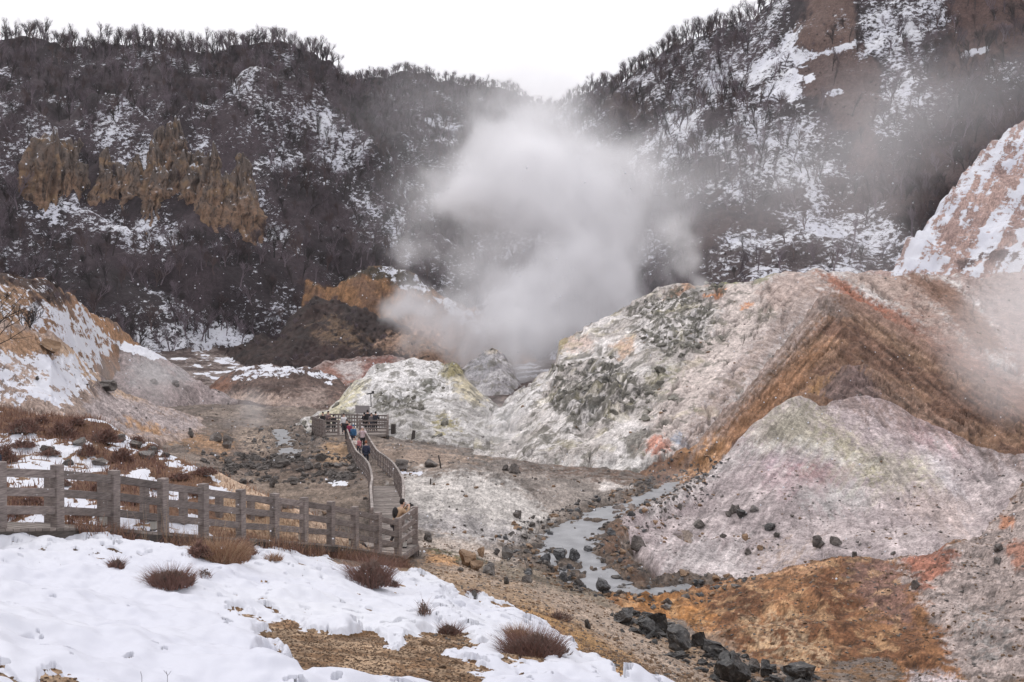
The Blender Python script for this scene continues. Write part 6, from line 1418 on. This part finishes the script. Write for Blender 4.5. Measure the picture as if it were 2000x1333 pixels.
# ================================================================ STEAM AND HAZE
def steam(name, label, blobs, k, nscale, warp, thr=.25, contrast=1.0, res=(150, 100, 150), col=(.99, .99, 1)):
    """density field of soft blobs broken by warped noise, baked into a voxel volume"""
    g = bpy.data.node_groups.new(name, 'GeometryNodeTree'); g.interface.new_socket('Geometry', in_out='INPUT', socket_type='NodeSocketGeometry'); g.interface.new_socket('Geometry', in_out='OUTPUT', socket_type='NodeSocketGeometry')
    def n(t, ins=None, **kw):
        q = g.nodes.new(t)
        for a, b in kw.items(): setattr(q, a, b)
        for a, b in (ins or {}).items():
            if isinstance(b, bpy.types.NodeSocket): g.links.new(b, q.inputs[a])
            else: q.inputs[a].default_value = b
        return q
    def M(op, a, b=0.0): return n('ShaderNodeMath', {0: a, 1: b}, operation=op).outputs[0]
    def mr(v, a, b, c_, d, sm=False): return n('ShaderNodeMapRange', {0: v, 1: a, 2: b, 3: c_, 4: d}, interpolation_type='SMOOTHSTEP' if sm else 'LINEAR').outputs[0]
    p = n('GeometryNodeInputPosition').outputs[0]
    def warpn(p, sc_, am):
        wv = n('ShaderNodeTexNoise', {'Vector': p, 'Scale': sc_, 'Detail': 2.0}).outputs['Color']
        wo = n('ShaderNodeVectorMath', {0: wv, 1: (.5, .5, .5)}, operation='SUBTRACT').outputs[0]
        wo = n('ShaderNodeVectorMath', {0: wo, 'Scale': am}, operation='SCALE').outputs[0]
        return n('ShaderNodeVectorMath', {0: p, 1: wo}, operation='ADD').outputs[0]
    pp = warpn(warpn(p, nscale*.4, warp), nscale*1.6, warp*.25)
    tot = None; lo = np.full(3, 1e9); hi = -lo
    for (px, py, D, r, st) in blobs:
        c_ = np.array(PT(px, py, D)); R_m = r*1.42/F*D; lo = np.minimum(lo, c_-R_m*1.15); hi = np.maximum(hi, c_+R_m*1.15)
        d = n('ShaderNodeVectorMath', {0: pp, 1: tuple(c_)}, operation='DISTANCE').outputs['Value']
        v = mr(d, R_m, R_m*.1, 0, st, True); tot = v if tot is None else M('ADD', tot, v)
    nz_ = n('ShaderNodeTexNoise', {'Vector': pp, 'Scale': nscale, 'Detail': 6.0, 'Roughness': .6}).outputs[0]
    nn = mr(nz_, .5-.20/contrast, .5+.20/contrast, 0, 1); tot = M('MINIMUM', tot, 1.6)
    dn = M('MULTIPLY', tot, M('ADD', nn, M('MULTIPLY', tot, .45))); dn = M('MAXIMUM', M('SUBTRACT', dn, thr*.35), 0.0); dn = M('MULTIPLY', dn, k)
    vc = n('GeometryNodeVolumeCube', {'Density': dn, 'Min': tuple(lo), 'Max': tuple(hi), 'Resolution X': res[0], 'Resolution Y': res[1], 'Resolution Z': res[2]})
    N = NT(name); vol = N.n('ShaderNodeVolumePrincipled', {'Color': (*col, 1), 'Density': 1.0, 'Anisotropy': 0.0}); N.n('ShaderNodeOutputMaterial', {'Volume': vol.outputs[0]})
    sm = n('GeometryNodeSetMaterial', {'Geometry': vc.outputs[0], 'Material': N.m}); go = n('NodeGroupOutput'); g.links.new(sm.outputs[0], go.inputs[0])
    x0, y0, z0 = lo; x1, y1, z1 = hi; V = [(x0, y0, z0), (x1, y0, z0), (x1, y1, z0), (x0, y1, z0), (x0, y0, z1), (x1, y0, z1), (x1, y1, z1), (x0, y1, z1)]
    me = bpy.data.meshes.new(name); me.from_pydata([tuple(map(float, q)) for q in V], [], [(3, 2, 1, 0), (4, 5, 6, 7), (0, 1, 5, 4), (1, 2, 6, 5), (2, 3, 7, 6), (3, 0, 4, 7)])
    me.materials.append(N.m); o = link(name, me); tag(o, label, 'steam', kind='stuff'); md = o.modifiers.new('steam', 'NODES'); md.node_group = g
steam('steam', 'tall white steam plume rising from the vents in the middle of the valley', [(1010,715,150,45,1.2),(1040,670,154,65,1.2),(1090,640,158,80,1.1),(1130,590,162,95,1.15),(1165,530,165,95,1.1),(1160,460,168,100,1.1),(1110,400,170,105,1.0),
    (1040,360,172,110,.9),(950,350,174,105,.85),(880,380,176,80,.6),(1000,285,180,105,.65),(1020,220,186,85,.5),(1215,420,170,85,.55),(1240,510,166,80,.5),(1040,500,170,120,.4),(1300,450,166,75,.4),(950,450,174,110,.4),(1190,340,172,90,.4),(1310,540,158,60,.35),(980,600,166,85,.8),(1000,650,160,70,.9),(930,560,170,70,.5),(1080,560,166,90,.7),(1215,600,160,60,.6),(1200,560,162,70,.7),(800,360,180,60,.4),(800,440,180,60,.45),(1330,480,160,60,.5),(1270,360,172,90,.4),(930,250,184,90,.4),(1110,230,188,90,.35),(1035,180,200,60,.3),(1240,300,176,80,.3),(1290,560,156,60,.3),(900,480,178,100,.4),(1010,640,160,110,.5),(1100,300,178,140,.35)], .125, .15, 18, .42, 1.7)
steam('steam', 'low white steam bank in front of the ochre cliff', [(800,600,178,55,.8),(850,630,176,70,1.0),(900,660,172,75,1.0),(950,690,166,60,.9),(810,680,165,55,.5),(960,640,172,60,.5),(770,590,180,35,.5),(790,480,190,60,.5),(830,500,190,50,.3)], .20, .24, 11, .45, 1.6)
steam('steam', 'small steam jet on the crest of the big hill', [(1378,575,121,11,1.6),(1370,552,121,18,1.2),(1352,520,122,28,.8),(1336,485,123,36,.5),(1318,450,125,46,.3)], .5, .35, 2.5, .2)
steam('steam', 'thin wisps of steam over the flat left of the platform', [(488,800,100,34,.9),(478,835,96,52,.6),(450,770,110,50,.35),(300,742,100,75,.6),(210,735,98,45,.4)], .16, .3, 4, .3)
steam('steam', 'thin steam drifting over the right edge of the big hill', [(1990,690,78,150,.8),(2080,560,86,160,.8),(1960,780,70,70,.5),(1930,590,90,70,.4)], .16, .12, 6, .25)
steam('steam', 'faint steam veil across the right hillside', [(1500,400,150,190,.5),(1650,340,150,190,.6),(1800,250,150,190,.6),(1950,180,150,180,.6),(1330,330,170,150,.5),(900,200,230,150,.45),(1050,180,240,120,.6),(760,220,230,130,.3),(1700,500,140,150,.5),(1100,330,200,200,.9),(1300,420,180,160,.6),(850,420,200,160,.6)], .027, .05, 20, .2)
steam('steam', 'wisps of steam between the white mound and the big hill', [(965,830,84,75,.8),(1010,860,80,60,.6),(930,760,100,50,.5),(1060,880,76,50,.4),(1150,700,100,60,.35)], .10, .3, 4, .3)
steam('steam', 'thin steam over the upper creek', [(1300,930,58,40,.8),(1350,915,58,30,.6),(1120,1060,42,50,.3)], .12, .5, 2, .3)
N = NT('haze'); v = N.n('ShaderNodeVolumePrincipled', {'Color': (.92, .92, .97, 1), 'Density': .00009}); N.n('ShaderNodeOutputMaterial', {'Volume': v.outputs[0]})
me = bpy.data.meshes.new('haze'); a_, b_, t_ = 900, 900, 330
V = [(-a_, -b_, -18), (a_, -b_, -18), (a_, b_, -18), (-a_, b_, -18), (-a_, -b_, t_), (a_, -b_, t_), (a_, b_, t_), (-a_, b_, t_)]
me.from_pydata(V, [], [(3, 2, 1, 0), (4, 5, 6, 7), (0, 1, 5, 4), (1, 2, 6, 5), (2, 3, 7, 6), (3, 0, 4, 7)]); me.materials.append(N.m)
tag(link('haze', me), 'thin winter haze filling the valley', 'haze', kind='stuff')

# ---------------------------------------------------------------- falling snow
r_ = np.random.RandomState(17); nfl = 1500; D_ = r_.uniform(5, 24, nfl); fx = (r_.uniform(-200, 2200, nfl)-1000)/F*D_; fz = (HZ-np.where((np.abs(fx/D_*F) < 700), r_.uniform(300, 1150, nfl), r_.uniform(140, 1150, nfl)))/F*D_
V = []; Fc = []
for x, y, z in zip(fx, D_, fz):
    q = .0035+.0035*r_.rand(); b = len(V); V += [(x-q, y, z), (x+q, y, z), (x, y-q, z), (x, y+q, z), (x, y, z-q), (x, y, z+q)]
    Fc += [(b, b+2, b+5), (b+2, b+1, b+5), (b+1, b+3, b+5), (b+3, b, b+5), (b+2, b, b+4), (b+1, b+2, b+4), (b+3, b+1, b+4), (b, b+3, b+4)]
me = bpy.data.meshes.new('snowfall'); me.from_pydata(V, [], Fc); me.materials.append(plain('snowflake', (215, 216, 222), .9, .05)); tag(link('snowfall', me), 'fine snowflakes drifting through the air', 'snowfall', kind='stuff')
